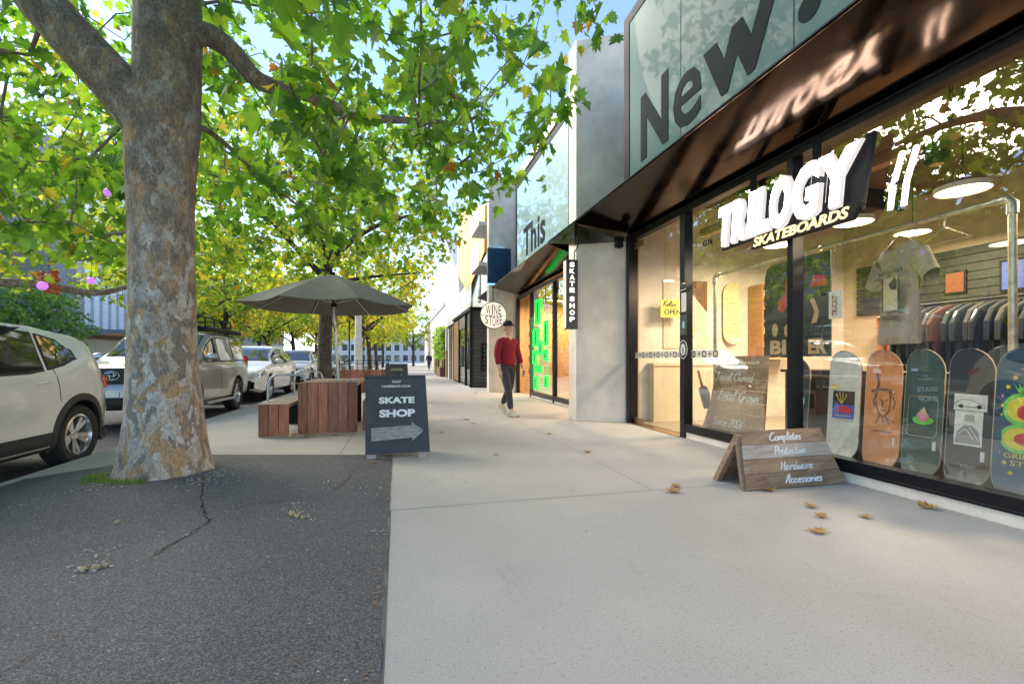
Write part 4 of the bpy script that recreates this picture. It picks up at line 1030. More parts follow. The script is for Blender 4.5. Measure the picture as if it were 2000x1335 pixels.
# ---------------------------------------------------------------- cars
def sm(pts, ys, w=.07):
    xs = np.array([p[0] for p in pts]); zs = np.array([p[1] for p in pts]); out = np.zeros(len(ys))
    offs = np.linspace(-w, w, 9)
    for o in offs: out += np.interp(np.array(ys)+o, xs, zs)
    return out/len(offs)
def make_car(label, S, paint, group='cars parked along the kerb'):
    T = thing('parked_car', label, 'car', group=group)
    L, W, zb = S['L'], S['W']/2, S['zb']; wr = S.get('wr', .74)
    bk = sorted(set([p[0] for p in S['top']]+list(np.linspace(0, L, 64)))); ys = np.array([min(max(b_, 0), L) for b_ in bk])
    def plan(y):
        a = max(0, 1-y/.75); b_ = max(0, 1-(L-y)/.65); return 1-.20*a**2.2-.15*b_**2.2
    def section(y):
        zt = float(sm(S['top'], [y])[0]); bz = float(sm(S['belt'], [y])[0]); wy = W*plan(y); b0 = zb+.10*max(0, 1-y/.35)+.12*max(0, 1-(L-y)/.35)
        if zt > bz+.06:
            h = zt-bz; f = min(1, h/.35); xr = wy*(.93-(.93-wr)*f)
            up = [(wy*.955, bz-.045), (wy*.93, bz), (xr+.012, zt-.075*f-.005), (xr-.05, zt-.02*f-.003), (xr*.6, zt-.002), (0, zt)]
        else:
            bz = zt-.03; up = [(wy*.965, bz-.05), (wy*.935, bz), (wy*.90, zt-.012), (wy*.8, zt-.003), (wy*.5, zt+.004), (0, zt+.008)]
            if zt < .7*S['belt'][0][1]: pass
        lo = [(0, b0), (wy*.88, b0), (wy*.965, b0+.06), (wy*.99, b0+.22), (wy*1.0, (b0+bz)/2+.08), (wy*.985, bz-.16)]
        return lo+up
    secs = [section(y) for y in ys]; n = len(secs[0]); vs = []; fs = []
    full = [[(x, z) for x, z in s]+[(-x, z) for x, z in s[-2:0:-1]] for s in secs]; m = len(full[0])
    for y, s in zip(ys, full): vs += [(x, y, z) for x, z in s]
    for i in range(len(ys)-1):
        for k in range(m): fs.append((i*m+k, i*m+(k+1) % m, (i+1)*m+(k+1) % m, (i+1)*m+k))
    fs.append(tuple(range(m-1, -1, -1))); fs.append(tuple(range((len(ys)-1)*m, len(ys)*m)))
    g = MB(); g.add(vs, fs); me = g.mesh('body'); 
    bo = bpy.data.objects.new('tmp', me); COL.objects.link(bo)
    gc = MB(); ra = S['rw']+.055; Fx = Matrix(((0,0,1,0),(1,0,0,0),(0,1,0,0),(0,0,0,1)))
    for wy_ in S['wheels']:
        for sgn in (-1, 1):
            F_ = Matrix.Translation((sgn*(W-.02), wy_, S['rw']+.01)) @ Fx
            gc.lathe([(ra, -.32), (ra, .3)], 32, F_)
    cm = gc.mesh('cut'); co = bpy.data.objects.new('cut', cm); COL.objects.link(co)
    import bmesh
    for mm in (me, cm):
        bmx = bmesh.new(); bmx.from_mesh(mm); bmesh.ops.recalc_face_normals(bmx, faces=bmx.faces); bmx.to_mesh(mm); bmx.free()
    md = bo.modifiers.new('b', 'BOOLEAN'); md.operation = 'DIFFERENCE'; md.object = co; md.solver = 'EXACT'
    dg = bpy.context.evaluated_depsgraph_get(); me2 = bpy.data.meshes.new_from_object(bo.evaluated_get(dg))
    bpy.data.objects.remove(bo); bpy.data.objects.remove(co)
    body = link('body', me2, [paint], T, smooth=28)
    def sidex(y, z):
        s = section(y); best = None
        for (x0, z0), (x1, z1) in zip(s[1:8], s[2:9]):
            if (z0-z)*(z1-z) <= 0 and abs(z1-z0) > 1e-6:
                best = x0+(x1-x0)*(z-z0)/(z1-z0)
        return best if best is not None else s[4][0]
    def spatch(y0, y1, lo, hi, off, nz=5, ny=None, sides=(-1, 1), mb=None, thick=.006):
        g = mb or MB(); ny = ny or max(2, int((y1-y0)/.05))
        for sg in sides:
            def fn(u, v):
                y = y0+(y1-y0)*u; a = float(np.interp(y, [p[0] for p in lo], [p[1] for p in lo])); b_ = float(np.interp(y, [p[0] for p in hi], [p[1] for p in hi])); z = a+(b_-a)*v
                return (sg*(sidex(y, z)+off), y, z)
            vs_ = []; 
            for j in range(nz+1):
                for i in range(ny+1): vs_.append(fn(i/ny, j/nz))
            inner = [(x-sg*thick*2.5, y, z) for x, y, z in vs_]
            k = ny+1; f = [(j*k+i, j*k+i+1, (j+1)*k+i+1, (j+1)*k+i) for j in range(nz) for i in range(ny)]
            N0 = len(vs_); rim = [i for i in range(k)]+[j*k+ny for j in range(1, nz+1)]+[nz*k+i for i in range(ny-1, -1, -1)]+[j*k for j in range(nz-1, 0, -1)]
            f += [(rim[i], rim[(i+1) % len(rim)], N0+rim[(i+1) % len(rim)], N0+rim[i]) for i in range(len(rim))]
            g.add(vs_+inner, f)
        return g
    for (y0, y1, lo, hi), sd_ in [(w_, s_) for w_ in S['windows'] for s_ in (-1, 1)]:
        e = .028
        g = spatch(y0-e, y1+e, [(p[0]*1.0, p[1]-e) for p in lo], [(p[0], p[1]+e*.8) for p in hi], .003, sides=(sd_,)); fr_ = build(g, 'window_surround', M['plasticdk'], T, smooth=40)
        g = spatch(y0, y1, lo, hi, .008, sides=(sd_,)); build(g, 'window', M['carglass'], fr_, smooth=40)
    def topx(y): 
        s = section(y); return s[8][0], s
    def tpatch(y0, y1, fr0, off, name, mat, par=T):
        g = MB()
        def fn(u, v):
            y = y0+(y1-y0)*v; s = section(y); xx = (2*u-1)*s[9][0]*fr0; ax = abs(xx)
            z = float(np.interp(ax, [p[0] for p in s[:6:-1]], [p[1] for p in s[:6:-1]])); return (xx, y, z+off)
        g.grid(fn, 14, 12); return build(g, name, mat, par, smooth=60)
    a, b_ = S['ws']; tpatch(a-.03, b_+.02, 1.0, .004, 'windscreen_surround', M['plasticdk']); tpatch(a, b_, .95, .010, 'windscreen', M['carglass'])
    a, b_ = S['rs']; tpatch(a, b_, .93, .010, 'rear_window', M['carglass'])
    # door seams, handles
    g = MB()
    for y, z0, z1 in S['seams']: spatch(y, y+.008, [(y, z0), (y+1, z0)], [(y, z1), (y+1, z1)], .002, 8, 1, mb=g, thick=.001)
    build(g, 'door_seam', M['black'], T)
    for y, z in S['handles']:
        for sg in (-1, 1):
            g = MB(); x = sidex(y+.09, z)
            g.tube([(sg*(x-.005), y, z), (sg*(x+.03), y+.03, z+.005), (sg*(x+.033), y+.16, z+.01), (sg*(x-.003), y+.2, z+.01)], [.012, .014, .014, .012], 8)
            build(g, 'door_handle', paint, T, smooth=50)
    if S.get('clad'):
        z0, z1 = S['clad']; ws = S['wheels']; gap = ra+.02
        for sg in (-1, 1):
            g = MB()
            for ya, yb in ((ws[0]+gap, ws[1]-gap), (ws[1]+gap, L-.02), (.03, ws[0]-gap)):
                if yb > ya: spatch(ya, yb, [(0, z0), (L, z0)], [(0, z1), (L, z1)], .008, 3, sides=(sg,), mb=g)
            for wy_ in ws:
                vs_ = []; K = 26
                for i in range(K+1):
                    q = math.pi*(-.10+1.20*i/K)
                    for rr_, dx in ((ra-.012, -.03), (ra-.012, .012), (ra+.06, .012), (ra+.065, -.01)):
                        y = wy_+rr_*math.cos(q); z = S['rw']+.01+rr_*math.sin(q); yy = min(max(y, 0.02), L-.02)
                        vs_.append((sg*(sidex(yy, max(z, z0+.02))+dx), y, z))
                f = [(i*4+k, i*4+k+1, (i+1)*4+k+1, (i+1)*4+k) for i in range(K) for k in range(3)]
                g.add(vs_, f)
            build(g, 'lower_cladding', M['plasticdk'], T, smooth=40)
    # liners, underside
    g = MB(); g.box((-(W-.30), .35, zb-.03), (W-.30, L-.35, zb+.25))
    for wy_ in S['wheels']:
        for sg in (-1, 1):
            F_ = Matrix.Translation((sg*(W-.17), wy_, S['rw']+.01)) @ Fx
            r0 = ra-.004
            vs_ = []; K = 24
            for i in range(K+1):
                q = math.pi*(-.1+1.2*i/K)
                vs_ += [(sg*(W-.34), wy_+r0*math.cos(q), S['rw']+.01+r0*math.sin(q)), (sg*(W-.045), wy_+r0*math.cos(q), S['rw']+.01+r0*math.sin(q))]
            g.add(vs_, [(i*2, i*2+1, i*2+3, i*2+2) for i in range(K)])
            g.add([(sg*(W-.335), wy_-ra, S['rw']-.1), (sg*(W-.335), wy_+ra, S['rw']-.1), (sg*(W-.335), wy_+ra, S['rw']+ra), (sg*(W-.335), wy_-ra, S['rw']+ra)], [(0, 1, 2, 3)])
    build(g, 'underbody', M['black'], T)
    # wheels
    rw = S['rw']; rr = S.get('rim', rw*.66)
    for wy_ in S['wheels']:
        for sg in (-1, 1):
            F_ = Matrix.Translation((sg*(W-.13), wy_, rw)) @ (Fx if sg > 0 else Matrix(((0,0,-1,0),(1,0,0,0),(0,1,0,0),(0,0,0,1))))
            w = bpy.data.objects.new('wheel', None)
            tw = .112
            g = MB(); g.lathe([(rr-.01, -tw), (rr+.02, -tw), (rw-.03, -tw*1.02), (rw-.004, -tw*.75), (rw, -tw*.3), (rw, tw*.3), (rw-.004, tw*.75), (rw-.03, tw*1.02), (rr+.02, tw*.98), (rr, tw*.86), (rr-.015, tw*.5)], 40, F_, closed=True)
            ty = build(g, 'wheel', M['rubber'], T, smooth=45)
            g = MB(); g.lathe([(rr+.002, tw*.86), (rr-.018, tw*.92), (rr-.03, tw*.6), (rr-.04, -.06)], 36, F_, closed=True)
            g.lathe([(.001, .02), (.055, .03), (.06, .055), (.03, .065), (.001, .065)], 20, F_)
            ns = S.get('spokes', 10)
            for k in range(ns):
                q = 2*math.pi*k/ns + (.13 if k % 2 else -.13)*(1 if S.get('twin', True) else 0); 
                wd = .022 if ns > 6 else .04
                Fs = F_ @ Matrix.Rotation(q, 4, 'Z')
                g.add([Fs @ Vector(p_) for p_ in [(.03, -wd*.8, .045), (.03, wd*.8, .045), (rr-.02, wd*1.25, .075), (rr-.02, -wd*1.25, .075), (.03, -wd*.8, .01), (.03, wd*.8, .01), (rr-.02, wd*1.25, .04), (rr-.02, -wd*1.25, .04)]], [(0,1,2,3), (4,7,6,5), (0,4,5,1), (1,5,6,2), (2,6,7,3), (3,7,4,0)])
            build(g, 'rim', M['chrome'], ty, smooth=35)
            g = MB(); g.lathe([(.001, -.03), (rr*.62, -.03), (rr*.62, -.015), (.001, -.015)], 28, F_); build(g, 'brake_disc', M['steel'], ty)
            bpy.data.objects.remove(w)
    # lights, plate, grille, bumper detail, mirrors
    for sg in (-1, 1):
        g = MB(); spatch(*S['tail'][:2], S['tail'][2], S['tail'][3], .012, 4, 5, sides=(sg,), mb=g); build(g, 'tail_light', M['tail'], T, smooth=40)
        g = MB(); spatch(*S['head'][:2], S['head'][2], S['head'][3], .012, 4, 5, sides=(sg,), mb=g)
        zz = S['head'][2][0][1]+.02; x0 = W*.80*.99
        g.add([(sg*x0*.62, -.012, zz), (sg*x0*1.0, -.010, zz), (sg*x0*1.0, -.0, zz+.12), (sg*x0*.7, .0, zz+.10), (sg*x0*.62, .06, zz), (sg*x0, .06, zz), (sg*x0, .06, zz+.12), (sg*x0*.7, .06, zz+.10)], [(0,1,2,3), (3,2,6,7), (0,3,7,4), (0,4,5,1), (1,5,6,2)])
        build(g, 'headlight', M['lamp'], T)
    gz = S['grille']; g = MB(); g.box((-W*.52, -.022, gz[0]), (W*.52, .05, gz[1])); g.box((-W*.66, -.018, gz[2]), (W*.66, .05, gz[3])); gr = build(g, 'grille', M['blackg'], T, bevel=.01)
    g = MB()
    for k in range(0 if S.get('nobars') else 3): z = gz[0]+(gz[1]-gz[0])*(k+.6)/3.4; g.box((-W*.5, -.028, z), (W*.5, -.023, z+.012))
    if g.v: build(g, 'grille_bar', M['chrome'], gr)
    g = MB(); g.box((-.186, -.034, gz[1]-.30 if S.get('plz') is None else S['plz']), (.186, -.026, (gz[1]-.30 if S.get('plz') is None else S['plz'])+.12)); pl = build(g, 'number_plate', M['white'], T)
    for y, z in (S['mirror'],):
        for sg in (-1, 1):
            g = MB(); x = sidex(y, z-.02); pts = [(sg*(x-.01), y+.02, z-.02), (sg*(x+.07), y, z)]
            g.tube(pts, .02, 8)
            g.lathe([(.001, -.085), (.05, -.08), (.078, -.05), (.085, 0), (.078, .05), (.05, .08), (.001, .085)], 14, Matrix.Translation((sg*(x+.14), y, z+.02)) @ Matrix.Rotation(math.pi/2, 4, 'Y') @ Matrix.Diagonal((.85, .75, 1.25, 1)))
            build(g, 'wing_mirror', S.get('mirmat', paint), T, smooth=50)
    return T
M['carglass'] = pmat('car_glass', (.012, .014, .016), .03, spec=.9, coat=1, var=.05)
M['tail'] = pmat('red_tail_lens', (.45, .02, .03), .12, coat=1, emit=(1, .05, .05), estr=.02)
M['lamp'] = pmat('clear_headlight', (.55, .57, .6), .08, .6, coat=1)
def paintmat(n, c, metal=.0, r=.32): return pmat(n, c, r, metal, var=.03, vscale=2, coat=1, spec=.5)
S1 = dict(L=4.38, W=1.83, zb=.23, rw=.345, rim=.235, spokes=10, wheels=(.90, 3.68), wr=.76,
  top=[(0,.5),(.02,.62),(.12,.82),(.4,.95),(.95,1.06),(1.2,1.10),(1.85,1.46),(2.15,1.555),(2.7,1.595),(3.3,1.575),(3.8,1.51),(3.98,1.46),(4.02,1.40),(4.27,1.12),(4.34,1.0),(4.37,.75),(4.38,.45)],
  belt=[(0,.78),(1,.99),(2.2,1.02),(3.1,1.055),(3.45,1.09),(3.75,1.20),(3.95,1.28),(4.1,1.20),(4.25,1.08),(4.38,.85)],
  windows=[(1.45,2.22,[(1.45,1.055),(2.22,1.06)],[(1.45,1.13),(1.8,1.35),(2.22,1.475)]),(2.34,3.18,[(2.34,1.065),(3.0,1.08),(3.18,1.105)],[(2.34,1.485),(2.8,1.49),(3.18,1.465)]),(3.27,3.68,[(3.27,1.115),(3.5,1.16),(3.68,1.23)],[(3.27,1.455),(3.55,1.405),(3.68,1.29)])],
  ws=(1.28,1.98), rs=(4.03,4.24), seams=[(2.29,.45,1.04),(3.33,.75,1.10)], handles=[(2.0,.93),(3.0,.96)], clad=(.235,.44), tail=(4.12,4.34,[(4.12,.98),(4.34,.84)],[(4.12,1.04),(4.34,.98)]), head=(.1,.5,[(.1,.68),(.5,.78)],[(.1,.76),(.5,.88)]), grille=(.62,.78,.35,.52), mirror=(1.5,1.08))
car1 = make_car('pearl cream crossover parked nearest the camera, cut off at the left edge', S1, paintmat('champagne_paint', (.78, .765, .73), .0, .22))
car1.location = (-3.50-.915, 2.62, ZR)
S2 = dict(nobars=True, L=4.60, W=1.88, zb=.34, rw=.385, rim=.235, spokes=6, twin=False, wheels=(.85, 3.42), wr=.80,
  top=[(0,.6),(.03,.85),(.15,1.05),(.5,1.13),(1.1,1.19),(1.3,1.22),(1.85,1.66),(2.1,1.775),(2.7,1.81),(4.1,1.78),(4.35,1.72),(4.5,1.30),(4.56,1.1),(4.60,.6)],
  belt=[(0,.95),(1,1.13),(2,1.15),(3.5,1.16),(4.3,1.17),(4.6,1.0)],
  windows=[(1.52,2.22,[(1.52,1.175),(2.22,1.18)],[(1.52,1.26),(1.85,1.53),(2.22,1.665)]),(2.33,3.15,[(2.33,1.185),(3.15,1.19)],[(2.33,1.675),(3.15,1.675)]),(3.27,4.1,[(3.27,1.19),(4.1,1.20)],[(3.27,1.675),(3.9,1.665),(4.1,1.60)])],
  ws=(1.38,2.0), rs=(4.37,4.46), seams=[(2.28,.45,1.15),(3.2,.6,1.15)], handles=[(1.98,1.0),(2.95,1.01)], clad=None, tail=(4.38,4.56,[(4.38,.98),(4.56,.98)],[(4.38,1.45),(4.56,1.15)]), head=(.06,.42,[(.06,.84),(.42,.9)],[(.06,1.0),(.42,1.05)]), grille=(.80,1.06,.42,.62), plz=.56, mirror=(1.55,1.24), mirmat=M['steel'])
car2 = make_car('silver four wheel drive wagon with a black roof rack parked behind the big tree trunk', S2, paintmat('silver_paint', (.27, .275, .28), .4))
car2.location = (-3.72-.94, 9.15, ZR); car2.scale = (1, .94, 1)
g = MB()
for x in (-.60, .60):
    for z in (1.90, 2.12): g.tube([(x, 1.75, z), (x, 3.95, z)], .016, 8)
    for y in (1.75, 2.3, 2.85, 3.4, 3.95): g.tube([(x, y, 1.82), (x, y, 2.12)], .014, 6)
for y in (1.75, 2.1, 2.45, 2.8, 3.15, 3.5, 3.95): g.tube([(-.6, y, 1.90), (.6, y, 1.90)], .014, 6)
for y in (1.75, 3.95): g.tube([(-.6, y, 2.12), (.6, y, 2.12)], .016, 6)
g.tube([(.70, 2.0, 1.86), (.70, 4.3, 1.86)], .055, 10)
build(g, 'roof_rack', M['black'], car2, smooth=50)
g = MB(); g.box((.80, 1.35, .30), (.98, 3.0, .35)); build(g, 'side_step', M['steel'], car2, bevel=.01)
g = MB(); Fp = frame((0, -.035, .93), (1,0,0), (0,0,1))
for rx, ry in ((.11, .075), (.035, .07), (.075, .03)):
    ring = [(rx*math.cos(t), ry*math.sin(t)+(.02 if ry == .03 else 0), 0) for t in np.linspace(0, 2*math.pi, 20)]
    g.tube([Fp @ Vector(p_) for p_ in ring], .008, 6)
build(g, 'grille_emblem', M['chrome'], car2)
text('plate_letter', 'J', M['navy'], car2, frame((.10, -.036, .585), (1,0,0), (0,0,1)), size=.1, ext=.001)
S3 = dict(L=4.85, W=1.94, zb=.26, rw=.37, rim=.26, spokes=10, wheels=(.93, 3.82), wr=.72,
  top=[(0,.5),(.04,.68),(.2,.87),(.6,1.0),(1.2,1.09),(1.4,1.12),(2.05,1.53),(2.4,1.64),(2.9,1.67),(3.7,1.60),(4.2,1.47),(4.35,1.38),(4.6,1.12),(4.78,1.0),(4.85,.55)],
  belt=[(0,.82),(1.2,1.03),(2.5,1.07),(3.8,1.12),(4.5,1.08),(4.85,.9)],
  windows=[(1.62,2.45,[(1.62,1.10),(2.45,1.11)],[(1.62,1.17),(2.0,1.40),(2.45,1.53)]),(2.56,3.4,[(2.56,1.115),(3.4,1.14)],[(2.56,1.54),(3.4,1.50)]),(3.5,4.05,[(3.5,1.15),(4.05,1.22)],[(3.5,1.485),(3.9,1.40),(4.05,1.28)])],
  ws=(1.5,2.2), rs=(4.38,4.58), seams=[(2.5,.45,1.08),(3.5,.7,1.12)], handles=[(2.2,.96),(3.1,.98)], clad=None, tail=(4.5,4.78,[(4.5,.92),(4.78,.88)],[(4.5,1.04),(4.78,1.0)]), head=(.12,.62,[(.12,.70),(.62,.82)],[(.12,.80),(.62,.96)]), grille=(.52,.62,.30,.44), plz=.40, mirror=(1.72,1.14))
white = paintmat('white_car_paint', (.74, .75, .76))
car3 = make_car('white sporty suv parked behind the silver wagon', S3, white); car3.location = (-3.65-.97, 14.1, ZR)
gg = MB()
for sg in (-1, 1):
    for a_, b_ in (((sg*.52-.17, -.03, .42), (sg*.52+.17, .03, .62)), ((sg*.50-.14, -.03, .30), (sg*.50+.14, .03, .38))): gg = MB(); gg.box(a_, b_); build(gg, 'air_intake', M['blackg'], car3, bevel=.03)
pass
car4 = make_car('white suv parked third in the row with a chrome barred grille', dict(S3, L=4.6, W=1.86, wheels=(.88, 3.65), grille=(.66, .86, .32, .48), plz=.50, clad=(.28, .40),
  windows=[(1.62,2.45,[(1.62,1.10),(2.45,1.11)],[(1.62,1.17),(2.0,1.40),(2.45,1.53)]),(2.56,3.4,[(2.56,1.115),(3.4,1.14)],[(2.56,1.54),(3.4,1.50)])], top=[(0,.5),(.04,.8),(.2,.97),(.6,1.04),(1.2,1.09),(1.4,1.12),(2.0,1.53),(2.3,1.63),(2.9,1.66),(3.9,1.60),(4.2,1.50),(4.4,1.12),(4.52,1.0),(4.6,.55)], rs=(4.22, 4.38), tail=(4.3,4.55,[(4.3,.92),(4.55,.88)],[(4.3,1.04),(4.55,1.0)])), white)
car4.location = (-3.6-.93, 20.6, ZR)
darkp = paintmat('dark_car_paint', (.03, .035, .045))
car5 = make_car('dark hatchback parked fourth in the row beyond the second tree', dict(S1, clad=None), darkp); car5.location = (-3.4-.93, 27.0, ZR)
c6 = copy_tree(car5, (-3.5-.93, 33.2, ZR), 0, 'dark hatchback parked fifth in the row, farthest of the row')
for ch in c6.children:
    if ch.name.startswith('body'): 
        pass

# ---------------------------------------------------------------- timber table, benches, umbrella
M['jarrah'] = woodmat('red_brown_hardwood', (.20, .075, .042), (.36, .14, .075), (.54, .26, .14), (9, 9, 1.2), .5, .55)
M['jartop'] = woodmat('worn_timber_top', (.22, .15, .10), (.34, .25, .18), (.45, .37, .29), (9, 1.2, 9), .6, .2)
def bench(name, label, cat, x0, x1, y0, y1, h, n, group=None):
    T = thing(name, label, cat, ((x0+x1)/2, y0, 0), group=group); w = (x1-x0)/n; hw = (x1-x0)/2
    g = MB()
    for i in range(n): g.box((-hw+i*w+.004, 0, .01), (-hw+(i+1)*w-.004, .045, h-.002))
    build(g, 'end_panel', M['jarrah'], T, bevel=.003)
    g = MB()
    for i in range(n): g.box((-hw+i*w+.004, .0 if 0 else .047, h-.045), (-hw+(i+1)*w-.004, y1-y0, h))
    g.box((-hw, -.002, h+.0005), (hw, .05, h+.001))
    build(g, 'top' if cat == 'table' else 'seat', M['jartop'], T, bevel=.003)
    g = MB(); g.box((-hw+.05, .06, h-.085), (-hw+.09, y1-y0-.05, h-.047)); g.box((hw-.09, .06, h-.085), (hw-.05, y1-y0-.05, h-.047)); build(g, 'steel_frame', M['black'], T)
    g = MB(); g.box((-hw+.04, y1-y0-.30, .0), (hw-.04, y1-y0-.22, h-.05)); build(g, 'leg', M['black'], T)
    return T
bench('outdoor_table', 'red brown plank table standing under the grey umbrella', 'table', -1.40, -.58, 7.18, 8.75, .745, 6)
bench('outdoor_bench', 'low red brown plank bench on the road side of the table', 'bench', -1.87, -1.48, 7.0, 8.7, .46, 3, 'benches beside the timber table')
bench('outdoor_bench', 'low plank bench on the shop side of the table, half hidden by the board', 'bench', -.52, -.12, 7.3, 8.9, .46, 3, 'benches beside the timber table')
U = thing('umbrella', 'large grey green market umbrella standing over the plank table', 'umbrella', (-.94, 7.95, .745))
M['canvas'] = pmat('grey_green_canvas', (.15, .15, .125), .85, var=.12, vscale=5, bmp=.05)
lean = Vector((-.09, .0, 1.72)); top = lean
g = MB(); g.tube([(0, 0, -.74), (0, 0, 0), tuple(lean*.99)], .024, 12); build(g, 'pole', M['steel'], U, smooth=50)
g = MB(); NR = 8; ez = 1.1
def cpt(i, t, sag):
    q = 2*math.pi*(i+.5)/NR+.0; r = 1.36*t; z = 1.72-.53*t+.03*math.sin(math.pi*t)
    return Vector((lean.x+r*math.cos(q), r*math.sin(q)*1.0, z))
def canopy(off):
    vs = []; fs = []; NT = 10; NS = 6
    for i in range(NR):
        for s in range(NS):
            f = s/NS
            for t in range(NT+1):
                tt = max(.001, t/NT); p = cpt(i, tt, 0).lerp(cpt(i+1, tt, 0), f); sg = math.sin(math.pi*f)*tt
                p = p+Vector((0, 0, -.03*sg+off)); cx = Vector((lean.x, 0, p.z)); p = cx+(p-cx)*(1-.055*sg*tt); vs.append(p)
    m = NR*NS
    for a in range(m):
        b_ = (a+1) % m
        for t in range(NT): fs.append((a*(NT+1)+t, a*(NT+1)+t+1, b_*(NT+1)+t+1, b_*(NT+1)+t))
    return vs, fs
vs_, fs_ = canopy(0); g.add(vs_, fs_); v2, f2 = canopy(-.006); g.add(v2, [tuple(reversed(f)) for f in f2])
build(g, 'canopy', M['canvas'], U, smooth=20)
g = MB(); hub = Vector((lean.x*.75, 0, 1.72*.72))
for i in range(NR):
    pts = [cpt(i, t, 0)+Vector((0, 0, -.022)) for t in (.02, .5, .97)]; r_ = MB(); r_.tube(pts, .011, 6); rb = build(r_, 'rib', M['steel'], U)
    st = MB(); st.tube([hub, cpt(i, .5, 0)+Vector((0, 0, -.03))], .010, 6); build(st, 'strut', M['steel'], rb)
g = MB(); g.tube([hub-Vector((0, 0, .05)), hub+Vector((0, 0, .04))], .045, 12); g.tube([top-Vector((0, 0, .12)), top+Vector((0, 0, .03))], [.04, .05], 12); g.tube([hub, hub+Vector((.06, -.03, -.3)), hub+Vector((.02, -.03, -.45)), hub+Vector((-.05, -.02, -.2))], .006, 6); build(g, 'hub', M['black'], U, smooth=50)

# ---------------------------------------------------------------- pavement signs
K = thing('sandwich_board', 'black sandwich board reading SKATE SHOP over a weathered arrow, on two pale feet', 'sandwich board', (-.005, 5.2, 0), R(2.0))
tl = .14
def leanf(y0, h0, sgn):  # local frame on a leaning face
    up = Vector((0, tl*sgn, 1)).normalized(); return frame((0, y0, h0), (1, 0, 0), up)
Ff = leanf(-.0, .055, 1)
poly = [(-.335, 0), (.355, 0), (.315, .86), (-.338, .86)]
g = MB(); g.prism(poly, -.02, 0, Ff); build(g, 'front_panel', M['blackboard'], K, bevel=.003)
Fb = frame((0, .33, .055), (1, 0, 0), Vector((0, -.24, 1)).normalized())
g = MB(); g.prism(poly, -.0, .02, Fb @ Matrix.Translation((0, 0, 0))); build(g, 'back_panel', M['blackboard'], K, bevel=.003)
M['foot'] = woodmat('pink_pale_wood', (.35, .27, .24), (.50, .42, .38), (.6, .53, .48))
for x in (-.27, .27):
    g = MB(); g.box((x-.045, -.012, 0), (x+.045, .03, .056)); g.box((x-.045, .30, 0), (x+.045, .34, .056)); build(g, 'foot', M['foot'], K, bevel=.002)
Ft = Ff @ Matrix.Translation((0, 0, .001))
text('lettering', 'SKATE', M['white'], K, Ft @ Matrix.Translation((-.195, .545, 0)), size=.1, ext=.001, off=.05, fit=(0, .385), vfit=(0, .072))
text('lettering', 'SHOP', M['white'], K, Ft @ Matrix.Translation((-.19, .395, 0)), size=.1, ext=.001, off=.05, fit=(0, .385), vfit=(0, .085))
text('small_lettering', "CANBERRA'S LOCAL", M['white'], K, Ft @ Matrix.Translation((-.165, .725, 0)), size=.1, ext=.001, off=.02, fit=(0, .315), vfit=(0, .024))
text('small_lettering', 'TRILOGY', M['white'], K, Ft @ Matrix.Translation((-.055, .775, 0)), size=.1, ext=.001, off=.03, shear=.3, fit=(0, .10), vfit=(0, .022))
M['arrow'] = woodmat('weathered_white_board', (.20, .19, .18), (.36, .35, .33), (.60, .58, .55), (4, 4, 16), .8, .3)
g = MB(); g.prism([(-.275, .14), (.16, .165), (.16, .125), (.285, .235), (.155, .34), (.155, .30), (-.275, .285)], .001, .014, Ff); build(g, 'arrow', M['arrow'], K, bevel=.002)
g = MB(); g.box((.345, .10, .14), (.362, .16, .20)); build(g, 'hinge', M['steel'], K)

K = thing('a_frame_sign', 'low weathered pallet wood A frame sign lettered Completes and Accessories before the shop window', 'sign', (3.28, 3.20, 0))
M['pallet'] = woodmat('weathered_pallet_wood', (.17, .10, .055), (.33, .215, .13), (.46, .34, .23), (1.5, 9, 9), .8, .35)
M['palletpale'] = woodmat('pale_pallet_wood', (.36, .29, .22), (.54, .46, .37), (.68, .61, .52), (1.5, 9, 9), .8, .2)
H = .475
upf = Vector((0, .17, H)).normalized(); Fa = frame((0, 0, .008), (1, 0, 0), upf); LF = Vector((0, .17, H)).length
g = MB()
for i, (z0, z1, xr0, xr1) in enumerate(((0, .125, .515, .49), (.128, .245, .49, .465), (.248, .365, .465, .44), (.368, .49, .44, .42))):
    if i == 2: continue
    g.prism([(-.5+.02*i, z0), (xr0, z0), (xr1, z1), (-.5+.02*(i+1), z1)], -.02, 0, Fa)
fp = build(g, 'front_boards', M['pallet'], K, bevel=.002)
g = MB(); g.prism([(-.46, .248), (.465, .248), (.44, .365), (-.44, .365)], -.018, .002, Fa); build(g, 'pale_board', M['palletpale'], K, bevel=.002)
upb = Vector((0, -.22, H)).normalized(); Fb = frame((0, .40, .008), (1, 0, 0), upb)
g = MB()
for i in range(4): g.prism([(-.5+.02*i, .125*i), (.5-.02*i, .125*i), (.48-.02*i, .125*i+.122), (-.48+.02*i, .125*i+.122)], 0, .02, Fb)
build(g, 'back_boards', M['pallet'], K, bevel=.002)
g = MB()
for F_, s in ((Fa, -1), (Fb, 1)):
    g.prism([(-.525, 0), (-.47, 0), (-.41, .49), (-.46, .49)], .001 if s > 0 else -.05, .05 if s > 0 else -.021, F_)
build(g, 'side_batten', M['pallet'], K, bevel=.002)
g = MB()
rn = random.Random(8)
for i in range(26):
    x, y = rn.uniform(-.42, .42), rn.uniform(.02, .47); g.lathe([(.001, .002), (.004, .002), (.004, .0032), (.001, .0032)], 6, Fa @ Matrix.Translation((x, y, 0)))
build(g, 'nail_hole', M['black'], K)
Fs = Fa @ Matrix.Translation((0, 0, .0025))
